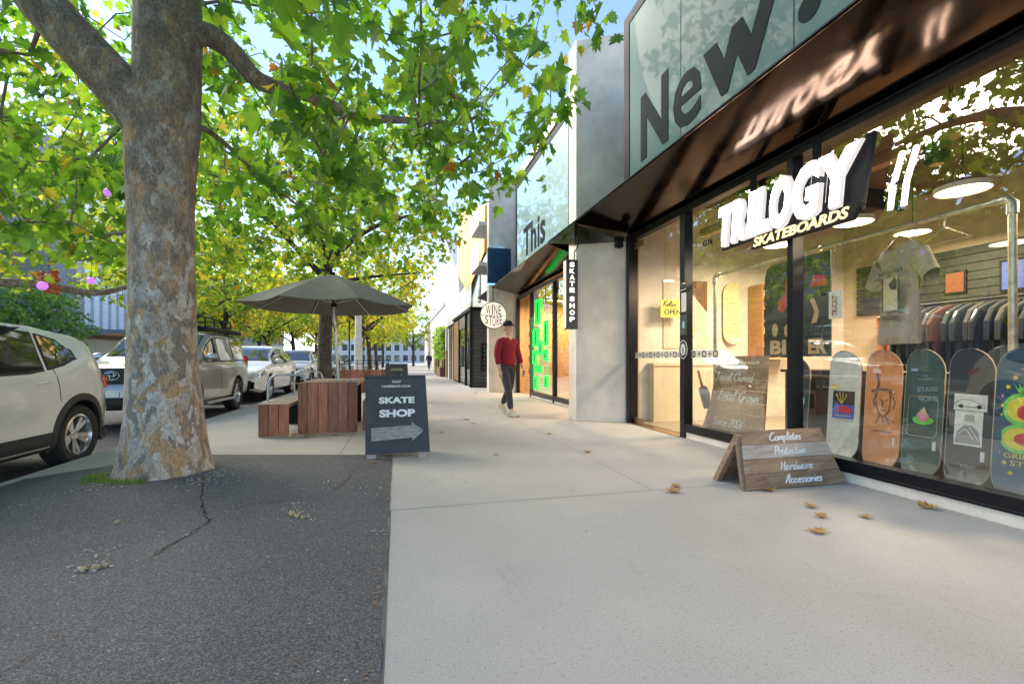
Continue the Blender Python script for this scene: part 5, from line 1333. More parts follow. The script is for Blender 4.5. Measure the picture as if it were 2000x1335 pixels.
for s, x, y, wd in (('Completes', -.16, .395, .33), ('Protective', -.15, .275, .33), ('Hardware', -.13, .145, .34), ('Accessories', -.11, .035, .38)):
    script_text('script_lettering', s, M['white'], K, Fs @ Matrix.Translation((x, y, 0)), h=.070, w=.015, width=wd)

# second chalk board further along, behind
K = thing('chalk_board', 'small black cafe chalk board standing further along behind the skate shop board', 'chalk board', (-.03, 12.3, 0))
g = MB(); g.prism([(-.31, .05), (.31, .05), (.28, .98), (-.28, .98)], -.015, .015, frame((0, 0, 0), (1,0,0), Vector((0, .12, 1)))); g.box((-.28, .2, 0), (.28, .22, .95)); build(g, 'panel', M['blackboard'], K)
Fk = frame((0, -.017, 0), (1,0,0), Vector((0, .12, 1)))
g = MB(); g.prism([(-.18, .80), (.18, .80), (.12, .86), (-.12, .86)], 0, .003, Fk); build(g, 'chalk_title', pmat('olive_chalk', (.25, .27, .12), .9), K)
g = MB(); g.prism([(-.16, .60), (0, .60), (-.02, .68), (-.12, .70)], 0, .003, Fk); build(g, 'chalk_flower', pmat('red_chalk', (.40, .05, .07), .9), K)
g = MB(); g.prism([(.04, .60), (.2, .60), (.12, .72)], 0, .003, Fk); build(g, 'chalk_leaf', pmat('green_chalk', (.08, .30, .20), .9), K)

# bicycle hoops, lamp post, signs
for i, (x, y, lab) in enumerate(((-2.05, 9.6, 'steel bicycle hoop just behind the timber table'), (-2.2, 12.6, 'steel bicycle hoop farther along, beyond the first hoop'))):
    g = MB(); g.tube([(-.33, 0, 0), (-.33, 0, .62), (-.28, 0, .74), (-.2, 0, .79), (.2, 0, .79), (.28, 0, .74), (.33, 0, .62), (.33, 0, 0)], .024, 10); o = build(g, 'bicycle_hoop', M['steel'], smooth=50); o.location = (x, y, 0); tag(o, lab, 'bike rack', 'bicycle hoops'); o.rotation_euler.z = R(10)
T = thing('lamp_post', 'thick white painted lamp post rising behind the umbrella', 'lamp post', (-1.58, 20.0, 0))
g = MB(); g.tube([(0, 0, 0), (0, 0, 1.9)], .165, 16); g.tube([(0, 0, 1.9), (0, 0, 7.5)], .13, 16); g.tube([(0, 0, 1.85), (0, 0, 2.0)], .18, 16); g.tube([(0, 0, 1.3), (0, 0, 1.36)], .18, 16); build(g, 'post', M['white'], T, smooth=40)
g = MB(); g.tube([(0, 0, 7.4), (-1.2, 0, 7.8)], .04, 8); g.box((-1.9, -.12, 7.74), (-1.1, .12, 7.86)); build(g, 'lamp_head', M['steel'], T)
T = thing('traffic_sign', 'white backed road sign on a thin post on the median', 'sign', (-9.5, 24, 0))
g = MB(); g.tube([(0, 0, 0), (0, 0, 2.6)], .03, 8); build(g, 'post', M['steel'], T); g = MB(); g.box((-.25, -.05, 2.0), (.25, -.035, 2.7)); build(g, 'plate', M['white'], T, bevel=.01)
T = thing('slim_pole', 'slim dark pole on the kerb far beyond the umbrella', 'pole', (-3.0, 31, 0)); g = MB(); g.tube([(0, 0, 0), (0, 0, 4)], .045, 8); g.tube([(0,0,3.9),(0,0,4.1)], .08, 8); build(g, 'post', M['black'], T)
# cafe planter fence and small far things
T = thing('planter_box', 'low timber planter with railing beside the pavement beyond the bench', 'planter', (-1.1, 16.0, 0))
g = MB(); 
for i in range(8): g.box((-.8+i*.2, 0, 0), (-.8+i*.2+.19, .5, .75))
build(g, 'box', M['jarrah'], T); g = MB()
for z in (.95, 1.05): g.tube([(-.8, 0, z), (.8, 0, z)], .012, 6)
for i in range(9): g.tube([(-.8+i*.2, 0, .7), (-.8+i*.2, 0, 1.05)], .012, 6)
build(g, 'railing', M['black'], T)
T = thing('hanging_plant', 'leafy green climber on the ochre wall far along the shop row', 'plant', (2.7, 30.0, 0))
rv = np.random.default_rng(5); P = np.stack([rv.normal(0, .16, 700), rv.uniform(-1.2, 2.2, 700), rv.uniform(1.2, 3.2, 700)], 1)
link('foliage', leaves_mesh('foliage', P, .22, rv, LEAF_LOW), M['leafg'], T)
g = MB(); g.box((-.15, -1, 0), (.12, 2, .6)); build(g, 'pot', M['brown'], T)
# teal cafe umbrellas across the road (seen mirrored in the shop window)
def cafe_umb(x, y, lab, mat):
    T = thing('cafe_umbrella', lab, 'umbrella', (x, y, 0), group='cafe umbrellas across the road')
    g = MB(); g.tube([(0, 0, 0), (0, 0, 3.6)], .03, 8); build(g, 'pole', M['steel'], T)
    g = MB(); g.lathe([(1.9, 2.75), (1.0, 3.2), (.02, 3.65), (.02, 3.63), (1.0, 3.17), (1.88, 2.72)], 8, closed=True); build(g, 'canopy', mat, T)
M['tealc'] = pmat('pale_teal_canvas', (.20, .55, .52), .8)
cafe_umb(-13.0, 15.5, 'pale teal cafe umbrella across the road, the nearer one', M['tealc']); cafe_umb(-15.0, 18.5, 'pale teal cafe umbrella across the road, the farther one', M['tealc'])
# ---------------------------------------------------------------- lit shop sign
S = thing('lit_shop_sign', 'glowing white block letter sign TRILOGY SKATEBOARDS on a black backing outside the skate shop', 'sign', (3.79, 3.9, 2.3))
M['litw'] = emat('lit_white_letters', (1, .97, .95), 4.0); M['litside'] = emat('lit_letter_side', (1, .93, .88), .24)
M['goldlet'] = pmat('gold_letter', (.72, .55, .28), .4, .2, emit=(1, .72, .35), estr=.35)
# letter plane: x runs towards the camera (-Y), up Z, facing the street (-X)
Fs = frame((0, .88, .10), (0, -1, 0), (0, 0, 1))
# letters grow in height: (char, x0, x1, y0, y1)
LET = [('T', .00, .25, .015, .475), ('R', .24, .47, .02, .48), ('I', .48, .585, .02, .485), ('L', .60, .80, .025, .49), ('O', .78, 1.06, .0, .51), ('G', 1.06, 1.37, .0, .515), ('Y', 1.33, 1.73, .02, .50)]
sh = .10
for ch, x0, x1, y0, y1 in LET:
    for dz, nm, mt, ex, grow in ((0.0, 'letter_side', M['litside'], .022, .010), (.030, 'letter_face', M['litw'], .004, -.004)):
        Mx = Fs @ Matrix.Translation((0, 0, dz+.05)) @ Matrix(((1, sh, 0, 0), (0, 1, 0, 0), (0, 0, 1, 0), (0, 0, 0, 1)))
        text(nm, ch, mt, S, Mx, size=1, ext=ex, off=.045, fit=(x0-grow+.01, x1+grow-.01), vfit=(y0-grow, y1+grow))
# thin dark outlines between strokes (inline of the block letters)
g = MB()
for ch, x0, x1, y0, y1 in LET:
    for fx in (.30, .72):
        x = x0+(x1-x0)*fx; 
        g.add([Fs @ Vector((x+sh*yy+dx, yy, .0865)) for yy, dx in ((y0+.06, 0), (y0+.06, .004), (y1-.08, .004), (y1-.08, 0))], [(0,1,2,3)])
build(g, 'letter_inline', pmat('grey_line', (.45, .45, .47), .6, emit=(.8, .8, .85), estr=.35), S)
g = MB(); g.prism([(.0, -.01), (.62, .00), (1.0, -.06), (1.72, -.06), (1.83, .56), (1.76, .56), (1.72, .49), (1.3, .47), (.6, .45), (.02, .44)], -.04, 0, Fs); build(g, 'backing', M['black'], S, bevel=.004)
g = MB(); g.prism([(.50, -.115), (1.66, -.125), (1.74, .0), (1.74, .02), (.54, .01)], -.02, .03, Fs); build(g, 'lower_band', M['black'], S, bevel=.004)
text('band_lettering', 'SKATEBOARDS', M['goldlet'], S, Fs @ Matrix.Translation((.54, -.10, .032)), size=.13, ext=.004, off=.03, shear=.2, fit=(0, 1.10), vfit=(0, .10))
for x in (.45, 1.25):
    g = MB(); F_ = Fs @ Matrix.Translation((x, 0, 0)); g.prism([(-.04, .4), (.04, .4), (.04, .78), (-.04, .78)], -.06, -.041, F_); build(g, 'bracket', M['black'], S)
SB = thing('lit_slash_bars', 'pair of glowing white slanted bars beside the big lit shop letters', 'sign', (3.890, 2.82, 2.24))
Fq = frame((0, .08, .0), (0, -1, 0), (0, 0, 1))
for dx in (0, .115):
    g = MB(); pts = [(.0, 0), (.036, 0), (.062, .26), (.157, .62), (.121, .62), (.026, .26)]; g.prism([(x*.8+dx*.9-.02, y*.70+.06) for x, y in pts], 0, .004, Fq); build(g, 'bar', M['litw'], SB)
g = MB(); g.prism([(.0, .25), (.12, .25), (.12, .27), (.0, .27)], -.008, -.001, Fq); build(g, 'fixing', M['black'], SB)

# ---------------------------------------------------------------- inside the skate shop
M['lampwarm'] = emat('warm_pendant_face', (1, .74, .38), 3)
def pendant(x, y, z, lab, e=32):
    T = thing('ceiling_lamp', lab, 'lamp', (x, y, z), group='round pendant lamps in the skate shop')
    g = MB(); g.lathe([(.001, .0), (.21, 0), (.21, .012), (.001, .012)], 32); build(g, 'diffuser', M['lampwarm'], T)
    g = MB(); g.lathe([(.212, .0), (.222, .002), (.222, .05), (.03, .09), (.001, .09), (.001, .02), (.212, .02)], 32, closed=True); build(g, 'shade', M['white'], T, smooth=40)
    g = MB(); g.tube([(0, 0, .09), (0, 0, 3.8-z)], .006, 6); build(g, 'cord', M['black'], T)
    ld = bpy.data.lights.new('pendant_light', 'AREA'); lo = bpy.data.objects.new('pendant_light', ld); COL.objects.link(lo); ld.shape = 'DISK'; ld.size = .5; ld.energy = e; ld.color = (1, .79, .53)
    lo.parent = T; lo.location = (0, 0, -.02)
    return T
pendant(5.5, 3.40, 2.77, 'round warm pendant lamp nearest, above the hanging shirt rail')
pendant(5.5, 4.55, 2.78, 'round warm pendant lamp seen just under the end of the lit letters')
pendant(5.5, 5.70, 2.78, 'round warm pendant lamp seen beside the window post under the lit sign')
pendant(5.5, 1.9, 2.78, 'added warm fill pendant lamp at the right end of the shop past the shirt rail')  # added lamp, out of view, to brighten the shop interior
pendant(7.4, 5.2, 2.95, 'added warm fill pendant lamp deep in the shop over the far wall shelves')  # added lamp beyond the row, extra warm light for the interior
B = thing('hanging_beam', 'orange timber beam hung on black chains inside the shop window', 'beam', (4.62, 2.66, 2.98))
g = MB(); g.box((-.06, 0, 0), (.06, 3.6, .12)); build(g, 'beam', M['beam'], B, bevel=.004)
for y in (.28, 3.2):
    g = MB()
    for k in range(9):
        a = (math.pi/2 if k % 2 else 0); cz = .14+k*.075
        ring = [(.018*math.cos(t)*math.cos(a), y+.018*math.cos(t)*math.sin(a), cz+.045*math.sin(t)) for t in np.linspace(0, 2*math.pi, 13)]
        g.tube(ring, .005, 5)
    build(g, 'chain', M['black'], B)
T = thing('spotlight', 'short black cylinder spotlight under the timber beam', 'lamp', (4.62, 3.05, 2.975))
g = MB(); g.lathe([(.001, -.17), (.055, -.17), (.085, -.15), (.095, -.02), (.095, 0), (.001, 0)], 24); build(g, 'housing', M['black'], T, smooth=40); g = MB(); g.lathe([(.001, -.175), (.05, -.175), (.05, -.171), (.001, -.171)], 16); build(g, 'lens', M['brass'], T)
M['pipe'] = pmat('galvanised_pipe', (.50, .46, .38), .4, .7, var=.3, vscale=25)
T = thing('clothes_rail', 'galvanised pipe clothes rail standing inside the window', 'clothes rail', (4.42, 2.42, .02))
g = MB(); g.tube([(0, 0, 0), (0, 0, 2.18)], .025, 12); g.tube([(0, .1, 2.26), (0, 3.2, 2.26)], .021, 12); g.tube([(0, 3.3, 0), (0, 3.3, 2.2)], .023, 12); build(g, 'pipe', M['pipe'], T, smooth=50)
g = MB(); g.tube([(0, 0, 2.14), (0, 0, 2.22), (0, .03, 2.26), (0, .11, 2.26)], .034, 12); g.tube([(0, 3.3, 2.14), (0, 3.3, 2.24), (0, 3.27, 2.26), (0, 3.19, 2.26)], .032, 12); g.tube([(0, 1.6, 2.26), (0, 1.68, 2.26)], .03, 12); build(g, 'elbow', M['pipe'], T, smooth=50)
# T-shirt on a hanger
M['shirt'] = pmat('faded_grey_cotton', (.30, .27, .22), .9, var=.12, vscale=7, bmp=.2, bscale=8)
T = thing('tshirt', 'grey brown T shirt with a dark print on a wooden hanger inside the window', 'T-shirt', (4.40, 3.20, 2.24), R(-22))
# local frame: width along Y, up Z, faces -X
sil = [(0, -.13), (.08, -.11), (.12, -.09), (.24, -.14), (.31, -.22), (.40, -.45), (.385, -.50), (.27, -.46), (.235, -.42), (.24, -.7), (.255, -1.0), (0, -1.02)]
def shirt(g, th):
    rows = 22; cols = 16; W_ = []
    zs = np.linspace(-.12, -1.02, rows+1)
    def hw(z):
        z = -z
        return float(np.interp(z, [.10, .13, .18, .24, .42, .7, 1.02], [.10, .20, .262, .275, .245, .250, .262]))
    vs = []
    for j, z in enumerate(zs):
        for i in range(cols+1):
            u = -1+2*i/cols; y = u*hw(z); nk = max(0, 1-abs(y)/.10)
            zz = z - (.085*nk if j == 0 else .03*nk*max(0, 1-j/3))
            bul = th*math.sqrt(max(0, 1-u*u))*(.7+.3*math.sin(j*.4))+.012*math.sin(u*9+z*6)*min(1, j/5)
            vs.append((bul, y, zz))
    return vs, rows, cols
g = MB()
for s in (-1, 1):
    vs, r_, c_ = shirt(g, .075 if s < 0 else .055); vs = [(x*s, y, z) for x, y, z in vs]
    if s > 0: vs = [(x, y, z) for x, y, z in vs]
    k = c_+1; g.add(vs, [(j*k+i, j*k+i+1, (j+1)*k+i+1, (j+1)*k+i) for j in range(r_) for i in range(c_)])
for s in (-1, 1):   # sleeves
    ring = []
    A0 = Vector((0, s*.235, -.27)); A1 = Vector((.0, s*.385, -.46))
    for t in range(5):
        c0 = A0.lerp(A1, t/4); rr = .115-.01*t
        dirv = Vector((0, s*.62, -.78)); up = Vector((0, .78*s, .62)) 
        for q in range(14):
            a = 2*math.pi*q/14; ring.append(c0+up*rr*math.cos(a)+Vector((1, 0, 0))*.055*math.sin(a))
    g.add(ring, [(t*14+q, t*14+(q+1) % 14, (t+1)*14+(q+1) % 14, (t+1)*14+q) for t in range(4) for q in range(14)])
sh_ = build(g, 'shirt', M['shirt'], T, smooth=60)
g = MB(); Fh = frame((-.082, .0, -.42), (0, -1, 0), (0, 0, 1)); g.prism([(-.09, -.30), (.10, -.30), (.10, 0), (-.09, 0)], -.004, 0, Fh); pr = build(g, 'print', pmat('pale_print', (.46, .42, .34), .8), T)
g = MB(); g.prism([(-.105, -.30), (-.085, -.30), (-.085, 0), (-.105, 0)], 0, .003, Fh); g.prism([(.02, -.11), (.09, -.12), (.10, -.04), (.07, 0), (.04, -.03), (-.01, -.06)], 0, .003, Fh); g.prism([(.02, -.10), (.05, -.11), (.055, -.08), (.03, -.07)], .003, .004, Fh); build(g, 'dark_figure', M['blackboard'], pr)
text('lettering', 'ECHO HILLS', M['blackboard'], T, Fh @ Matrix.Translation((-.15, .03, -.001)), size=.06, ext=.001, off=.02, fit=(0, .31), vfit=(0, .035))
g = MB(); g.prism([(-.12, -.355), (.13, -.355), (.13, -.345), (-.12, -.345)], 0, .002, Fh); g.prism([(-.10, -.375), (.11, -.375), (.11, -.365), (-.10, -.365)], 0, .002, Fh); build(g, 'small_lettering', M['blackboard'], T)
g = MB(); g.tube([(0, -.20, -.16), (0, -.08, -.085), (0, 0, -.05), (0, .08, -.085), (0, .20, -.16)], .013, 8); g.tube([(0, 0, -.05), (0, 0, -.0), (0, .02, .025), (0, 0, .045), (0, -.02, .03)], .0035, 6); build(g, 'hanger', M['beam'], T, smooth=50)
T = thing('coat_hanger', 'empty wire hanger on the pipe rail to the right of the shirt', 'hanger', (4.42, 2.86, 2.23))
g = MB(); g.tube([(0, 0, .045), (0, -.02, .03), (0, 0, 0), (0, 0, -.05), (0, -.19, -.17), (0, .19, -.17), (0, 0, -.05)], .005, 6); build(g, 'wire', M['pipe'], T)

# skateboard decks standing in the window
def deck_mesh(g, L, W, th=.012, kick=.045, n=22):
    """deck in the local frame: y up its length, x across, face towards -z... returned standing"""
    outline = []
    def hw(t):
        y = t*L; e = min(y, L-y)
        r = W/2
        return r*math.sqrt(max(0, 1-(1-min(1, e/(W*.62)))**2.2))*(1+.02*math.sin(math.pi*t))
    vs = []; ts = [.0015+(.997)*(.5-.5*math.cos(math.pi*i/n)) for i in range(n+1)]; m = 6
    for s in (0, 1):
        for t in ts:
            w = max(.004, hw(t)); y = t*L; e = min(y, L-y); kk = max(0, .17-e)/.17; z = kick*kk**1.3*1.0
            for j in range(m+1):
                u = -1+2*j/m; vs.append((u*w, y, z+.010*u*u+s*th))
    k = m+1; o = (n+1)*k; f = []
    for i in range(n):
        for j in range(m):
            a = i*k+j; f.append((a, a+1, a+k+1, a+k)); f.append((o+a, o+a+k, o+a+k+1, o+a+1))
        a = i*k; f.append((a, a+k, o+a+k, o+a)); a = i*k+m; f.append((a, o+a, o+a+k, a+k))
    f.append(tuple(range(k))+tuple(o+j for j in range(k-1, -1, -1))); f.append(tuple(n*k+j for j in range(k-1, -1, -1))+tuple(o+n*k+j for j in range(k)))
    g.add(vs, f); return g
M['maple'] = pmat('maple_edge', (.60, .45, .28), .5)
DL, DW = 1.04, .275
def deck(x, y, col, label, turn=0, L=DL, W=DW, lean=5, z=.125, mats=None, grp='skateboard decks standing in the window'):
    T = thing('skateboard_deck', label, 'skateboard deck', (x, y, z), R(turn), group=grp)
    F_ = frame((0, 0, 0), (0, -1, 0), Vector((math.sin(R(lean)), 0, math.cos(R(lean)))))   # normal -X
    g = MB(); deck_mesh(g, L, W); me = g.mesh('deck'); me.transform(F_ @ Matrix.Translation((0, 0, -.012)))
    link('deck', me, M['maple'], T, smooth=40)
    g = MB(); deck_mesh(g, L-.008, W-.006, .004); me = g.mesh('skin'); me.transform(F_ @ Matrix.Translation((0, .004, -.0035))); link('graphic_skin', me, col, T, smooth=40)
    return T, F_ @ Matrix.Translation((0, 0, .0035))
def blob(name, T, F, pts, mat, dz=0, th=.0025):
    g = MB(); g.prism(pts, dz, dz+th, F); return build(g, name, mat, T)
def circ(cx, cy, rx, ry=None, n=16, a0=0, a1=2*math.pi): 
    ry = ry or rx; return [(cx+rx*math.cos(a0+(a1-a0)*i/n), cy+ry*math.sin(a0+(a1-a0)*i/n)) for i in range(n)]
def gm(n, c, r=.5): return pmat(n, c, r, var=.15, vscale=20, coat=.3)
GY = gm('yellow_ink', (.65, .55, .05)); GR = gm('red_ink', (.55, .04, .06)); GB = gm('blue_ink', (.05, .10, .45)); GK = gm('black_ink', (.015, .015, .02)); GG = gm('green_ink', (.15, .55, .08)); GP = gm('pink_ink', (.60, .25, .30)); GW = gm('pale_ink', (.62, .62, .58)); GC = gm('cyan_ink', (.18, .45, .55)); GBr = gm('brown_ink', (.16, .05, .02)); GT = gm('tan_ink', (.55, .42, .22))
DX = 4.06
# 1 dark blue with skull
T, F = deck(DX+.05, 4.02, gm('dark_blue_deck', (.02, .045, .065), .35), 'dark blue skateboard deck with a pale blue skull, next to the window post', 0, DL*.93, .22)
blob('skull', T, F, circ(0, .52, .06, .055), GC); blob('jaw', T, F, circ(0, .43, .055, .06, a0=math.pi), GC, .0026)
blob('eye', T, F, circ(-.024, .525, .016), GK, .003); blob('eye', T, F, circ(.024, .525, .016), GK, .003); blob('mouth', T, F, [(-.03, .455), (.03, .455), (.025, .47), (-.025, .47)], GK, .0055); blob('badge', T, F, circ(-.04, .72, .022), GG); blob('skull_crest', T, F, [(-.01, .58), (.01, .58), (0, .66)], GC)
text('lettering', 'ANDERSON', GC, T, F @ Matrix.Translation((-.07, .27, 0)), size=.03, ext=.002, fit=(0, .14), vfit=(0, .04))
# 2 white
T, F = deck(DX, 3.47, gm('cream_deck', (.60, .60, .54), .35), 'cream white skateboard deck with a yellow sun and a dark blue picture panel', 12)
blob('panel', T, F, [(-.10, .40), (.09, .40), (.09, .66), (-.10, .66)], GK); blob('panel_blue', T, F, [(-.10, .40), (.09, .40), (.09, .53), (-.10, .53)], GB, .0026)
blob('sun', T, F, circ(-.09, .70, .025), GY, .003)
for k in range(9):
    a = k*.7; blob('sun_ray', T, F, [(-.09+.03*math.cos(a-.08), .70+.03*math.sin(a-.08)), (-.09+.05*math.cos(a), .70+.05*math.sin(a)), (-.09+.03*math.cos(a+.08), .70+.03*math.sin(a+.08))], GY, .003)
g = MB()
for dx, dy in ((-.05, .10), (-.02, .12), (.01, .12), (.04, .10)): g.tube([F @ Vector((-.02, .54, .004)), F @ Vector((-.02+dx*.6, .58, .004)), F @ Vector((-.02+dx, .53+dy, .004))], .003, 5)
build(g, 'flower_sprig', GY, T)
blob('red_scribble', T, F, [(-.06, .46), (.06, .45), (.08, .49), (.02, .52), (-.05, .51)], GR, .0055)
g = MB()
for i in range(9): g.prism([(-.09+i*.02, .372), (-.078+i*.02, .372), (-.08+i*.02, .392), (-.088+i*.02, .392)], 0, .002, F)
for i in range(7): g.prism([(-.07+i*.02, .42), (-.058+i*.02, .42), (-.06+i*.02, .436), (-.068+i*.02, .436)], .0055, .007, F)
build(g, 'small_marks', GT, T)
# 3 orange
T, F = deck(DX-.02, 3.10, gm('orange_deck', (.62, .25, .09), .35), 'orange skateboard deck with a dark line drawing of a hatted head', 9)
g = MB()
def stroke(pts, r=.0035): g.tube([F @ Vector((x, y, .003)) for x, y in cr(pts, 4)], r, 5)
stroke([(-.09, .68), (-.04, .70), (.05, .695), (.08, .67)], .012); stroke([(-.05, .70), (-.04, .75), (-.055, .84)], .008); stroke([(-.05, .68), (-.055, .58), (-.03, .50), (.0, .47), (.04, .50), (.055, .58), (.05, .68)]); stroke([(-.025, .61), (-.01, .60)]); stroke([(.015, .60), (.035, .61)]); stroke([(.0, .60), (-.005, .555), (.01, .55)]); stroke([(-.015, .52), (.02, .52)]); stroke([(-.05, .66), (-.075, .60), (-.06, .54)]); stroke([(.05, .66), (.09, .60), (.08, .54)]); stroke([(-.02, .47), (-.05, .40)]); stroke([(.02, .47), (.06, .40)]); stroke([(.0, .46), (.01, .41)]); stroke([(.03, .46), (.09, .42)])
build(g, 'head_drawing', GBr, T)
g = MB()
for i in range(12): g.prism([(-.075+i*.013, .33), (-.066+i*.013, .33), (-.066+i*.013, .342), (-.075+i*.013, .342)], 0, .002, F)
build(g, 'small_lettering', GBr, T); blob('price_sticker', T, F, [(.085, .22), (.12, .22), (.12, .29), (.085, .29)], GW)
# 4 dark green
T, F = deck(DX, 2.80, gm('dark_green_deck', (.04, .085, .075), .35), 'dark green skateboard deck with a framed pink and green flower', 2)
g = MB(); fr_ = [(-.11, .35), (-.11, .62), (-.09, .66), (.07, .66), (.10, .63), (.10, .37), (.08, .34), (-.09, .34), (-.11, .35)]; g.tube([F @ Vector((x, y, .003)) for x, y in fr_], .002, 5); build(g, 'line_frame', GT, T)
blob('leaves', T, F, circ(0, .47, .075, .035), GG); blob('petals', T, F, circ(0, .50, .045, .04), GP, .0026); blob('petals', T, F, [(-.03, .52), (.03, .52), (.01, .58)], GT, .0055); blob('price_sticker', T, F, [(.075, .24), (.115, .24), (.115, .31), (.075, .31)], GW)
# 5 charcoal
T, F = deck(DX, 2.49, gm('charcoal_deck', (.035, .036, .042), .35), 'charcoal skateboard deck with a car drawing and a portrait drawing on white paper', 2)
blob('car_card', T, F, [(-.11, .58), (.10, .58), (.10, .70), (-.11, .70)], GW); blob('portrait_card', T, F, [(-.09, .32), (.08, .32), (.08, .575), (-.09, .575)], GW)
g = MB(); stroke([(-.10, .62), (-.06, .655), (0, .66), (.06, .63), (.09, .62)], .002); stroke([(-.09, .61), (.09, .605)], .0025); g.lathe([(.001, .003), (.015, .003), (.015, .005), (.001, .005)], 12, F @ Matrix.Translation((-.055, .61, 0))); g.lathe([(.001, .003), (.015, .003), (.015, .005), (.001, .005)], 12, F @ Matrix.Translation((.055, .61, 0)))
build(g, 'car_drawing', GK, T)
g = MB(); g.prism([(-.03, .50), (.03, .50), (.028, .55), (-.028, .55)], .0026, .004, F); g.prism([(-.085, .335), (.075, .335), (.055, .43), (.02, .47), (-.03, .47), (-.07, .42)], .0026, .004, F); build(g, 'portrait_drawing', M['greyb'], T)
g = MB(); stroke([(-.06, .40), (-.02, .44), (.03, .37)], .004); stroke([(0, .46), (.04, .40), (.06, .36)], .003); build(g, 'portrait_line', GW, T)
blob('price_sticker', T, F, [(.075, .22), (.115, .22), (.115, .29), (.075, .29)], GW)
text('lettering', 'HEATHENS', M['greyb'], T, F @ Matrix.Translation((-.09, .15, 0)), size=.03, ext=.001, fit=(0, .18), vfit=(0, .03))
# 6 blue floral
T, F = deck(DX-.02, 2.17, gm('blue_deck', (.03, .075, .13), .35), 'blue skateboard deck with green fruit shapes and yellow flower border, rightmost', 2, 1.04, .32)
blob('fruit', T, F, circ(-.02, .62, .10, .11), GG); blob('fruit', T, F, circ(-.02, .62, .075, .085), GY, .0026); blob('fruit', T, F, circ(0, .60, .04, .05), GR, .0055)
blob('fruit', T, F, circ(-.02, .42, .11, .10), GG); blob('fruit', T, F, circ(-.02, .42, .09, .075), GY, .0026); blob('fruit', T, F, circ(.0, .42, .05, .04), GR, .0055)
for q in range(5): blob('leaf', T, F, [(-.03, .72), (-.05+.03*q-.02, .80), (-.02+.02*q, .73)], GG, .003)
for k in range(13):
    t = k/12; x = -.135+.01*math.sin(k); y = .12+.78*t
    if k < 3: x = -.13+.035*(3-k)
    if k > 9: x = -.13+.035*(k-9)
    blob('border_flower', T, F, [(x+.018*math.cos(a)*(1 if j % 2 else .5), y+.018*math.sin(a)*(1 if j % 2 else .5)) for j, a in enumerate(np.linspace(0, 2*math.pi, 11)[:-1])], GY if k % 3 else GP, .001)
text('lettering', 'GRIMPLE', GY, T, F @ Matrix.Translation((-.10, .285, 0)), size=.05, ext=.002, fit=(0, .23), vfit=(0, .035)); text('lettering', 'STIX', GY, T, F @ Matrix.Translation((-.065, .235, 0)), size=.05, ext=.002, fit=(0, .14), vfit=(0, .035))
# dark cabinet added behind the decks, standing in for the dark car reflection
T = thing('added_dark_cabinet', 'low dark cabinet added for the dark car reflection behind the row of skateboard decks', 'cabinet', (4.5, 1.0, .02))
g = MB(); g.box((-.22, -2, 0), (.3, 3.35, .92)); build(g, 'carcass', M['blackboard'], T, bevel=.01); g = MB(); g.box((-.26, -2.02, .921), (.32, 3.37, .95)); build(g, 'top', M['blackg'], T)
g = MB(); g.box((3.98, -3, .021), (4.27, 5.5, .118)); o = bw(g, 'window_ledge', M['plasticdk'])
# cream deck on the side wall
T = thing('wall_deck', 'tall cream skateboard deck with rows of bolt holes on the shop wall', 'skateboard deck', (5.88, 7.18, 1.36))
F = frame((0, 0, 0), (1, 0, 0), (0, 0, 1)); g = MB(); deck_mesh(g, 1.12, .34); me = g.mesh('deck'); me.transform(F @ Matrix.Translation((0, 0, 0))); link('deck', me, gm('cream_wall_deck', (.66, .56, .30)), T, smooth=40)
g = MB()
for i in range(9):
    for x in (-.09, -.03, .03, .09):
        if (i*7+int(x*100)) % 5: g.lathe([(.001, .014), (.009, .014), (.009, .016), (.001, .016)], 8, F @ Matrix.Translation((x, .22+i*.075, .002)))
build(g, 'bolt_hole', GK, T)
# poster and OPEN sign on the side wall by the door
T = thing('wall_poster', 'tall pale poster with dark triangular corner and leaping figure behind the door', 'poster', (4.92, 7.20, 1.28))
F = frame((0, 0, 0), (1, 0, 0), (0, 0, 1)); g = MB(); g.box((-.40, 0, 0), (.48, .03, 1.2)); build(g, 'sheet', gm('pale_poster', (.58, .50, .40)), T)
F0 = F
g = MB(); g.prism([(-.05, 1.2), (.48, 1.2), (.48, .65)], .0, .004, F0); g.prism([(-.02, .35), (.2, .40), (.46, .25), (.48, .12), (.1, .10), (-.05, .2)], 0, .004, F0) if 0 else None; build(g, 'dark_corner', GBr, T)
g = MB(); g.prism([(-.06, .78), (-.02, .78), (-.03, .84), (-.025, .88), (-.055, .88), (-.05, .84)], 0, .004, F0); g.prism([(-.05, .34), (.05, .32), (.10, .42), (.07, .52), (-.02, .55), (-.08, .46)], 0, .004, F0); g.prism([(-.02, .12), (.2, .18), (.19, .22), (-.03, .17)], 0, .004, F0); build(g, 'figure', M['greyb'], T)
T = thing('open_sign', 'yellow green sign reading OPEN hanging in the shop doorway', 'sign', (4.53, 7.0, 1.80))
g = MB(); g.box((-.19, 0, 0), (.25, .012, .30)); build(g, 'board', gm('lime_board', (.62, .66, .10)), T)
F = frame((-.15, -.001, 0), (1, 0, 0), (0, 0, 1)); text('lettering', 'OPEN', GK, T, F @ Matrix.Translation((.03, .05, 0)), size=.1, ext=.002, off=.02, fit=(0, .32), vfit=(0, .085)); script_text('script_lettering', 'Relax!', GK, T, F @ Matrix.Translation((0, .19, .001)), h=.09, w=.014, width=.27); text('small_lettering', "WE'RE", GK, T, F @ Matrix.Translation((.16, .145, 0)), size=.03, ext=.002, fit=(0, .12), vfit=(0, .025))
g = MB(); g.tube([(-.12, 0, .3), (-.12, 0, 2.0)], .002, 4); g.tube([(.18, 0, .3), (.18, 0, 2.0)], .002, 4); build(g, 'cord', M['steel'], T)
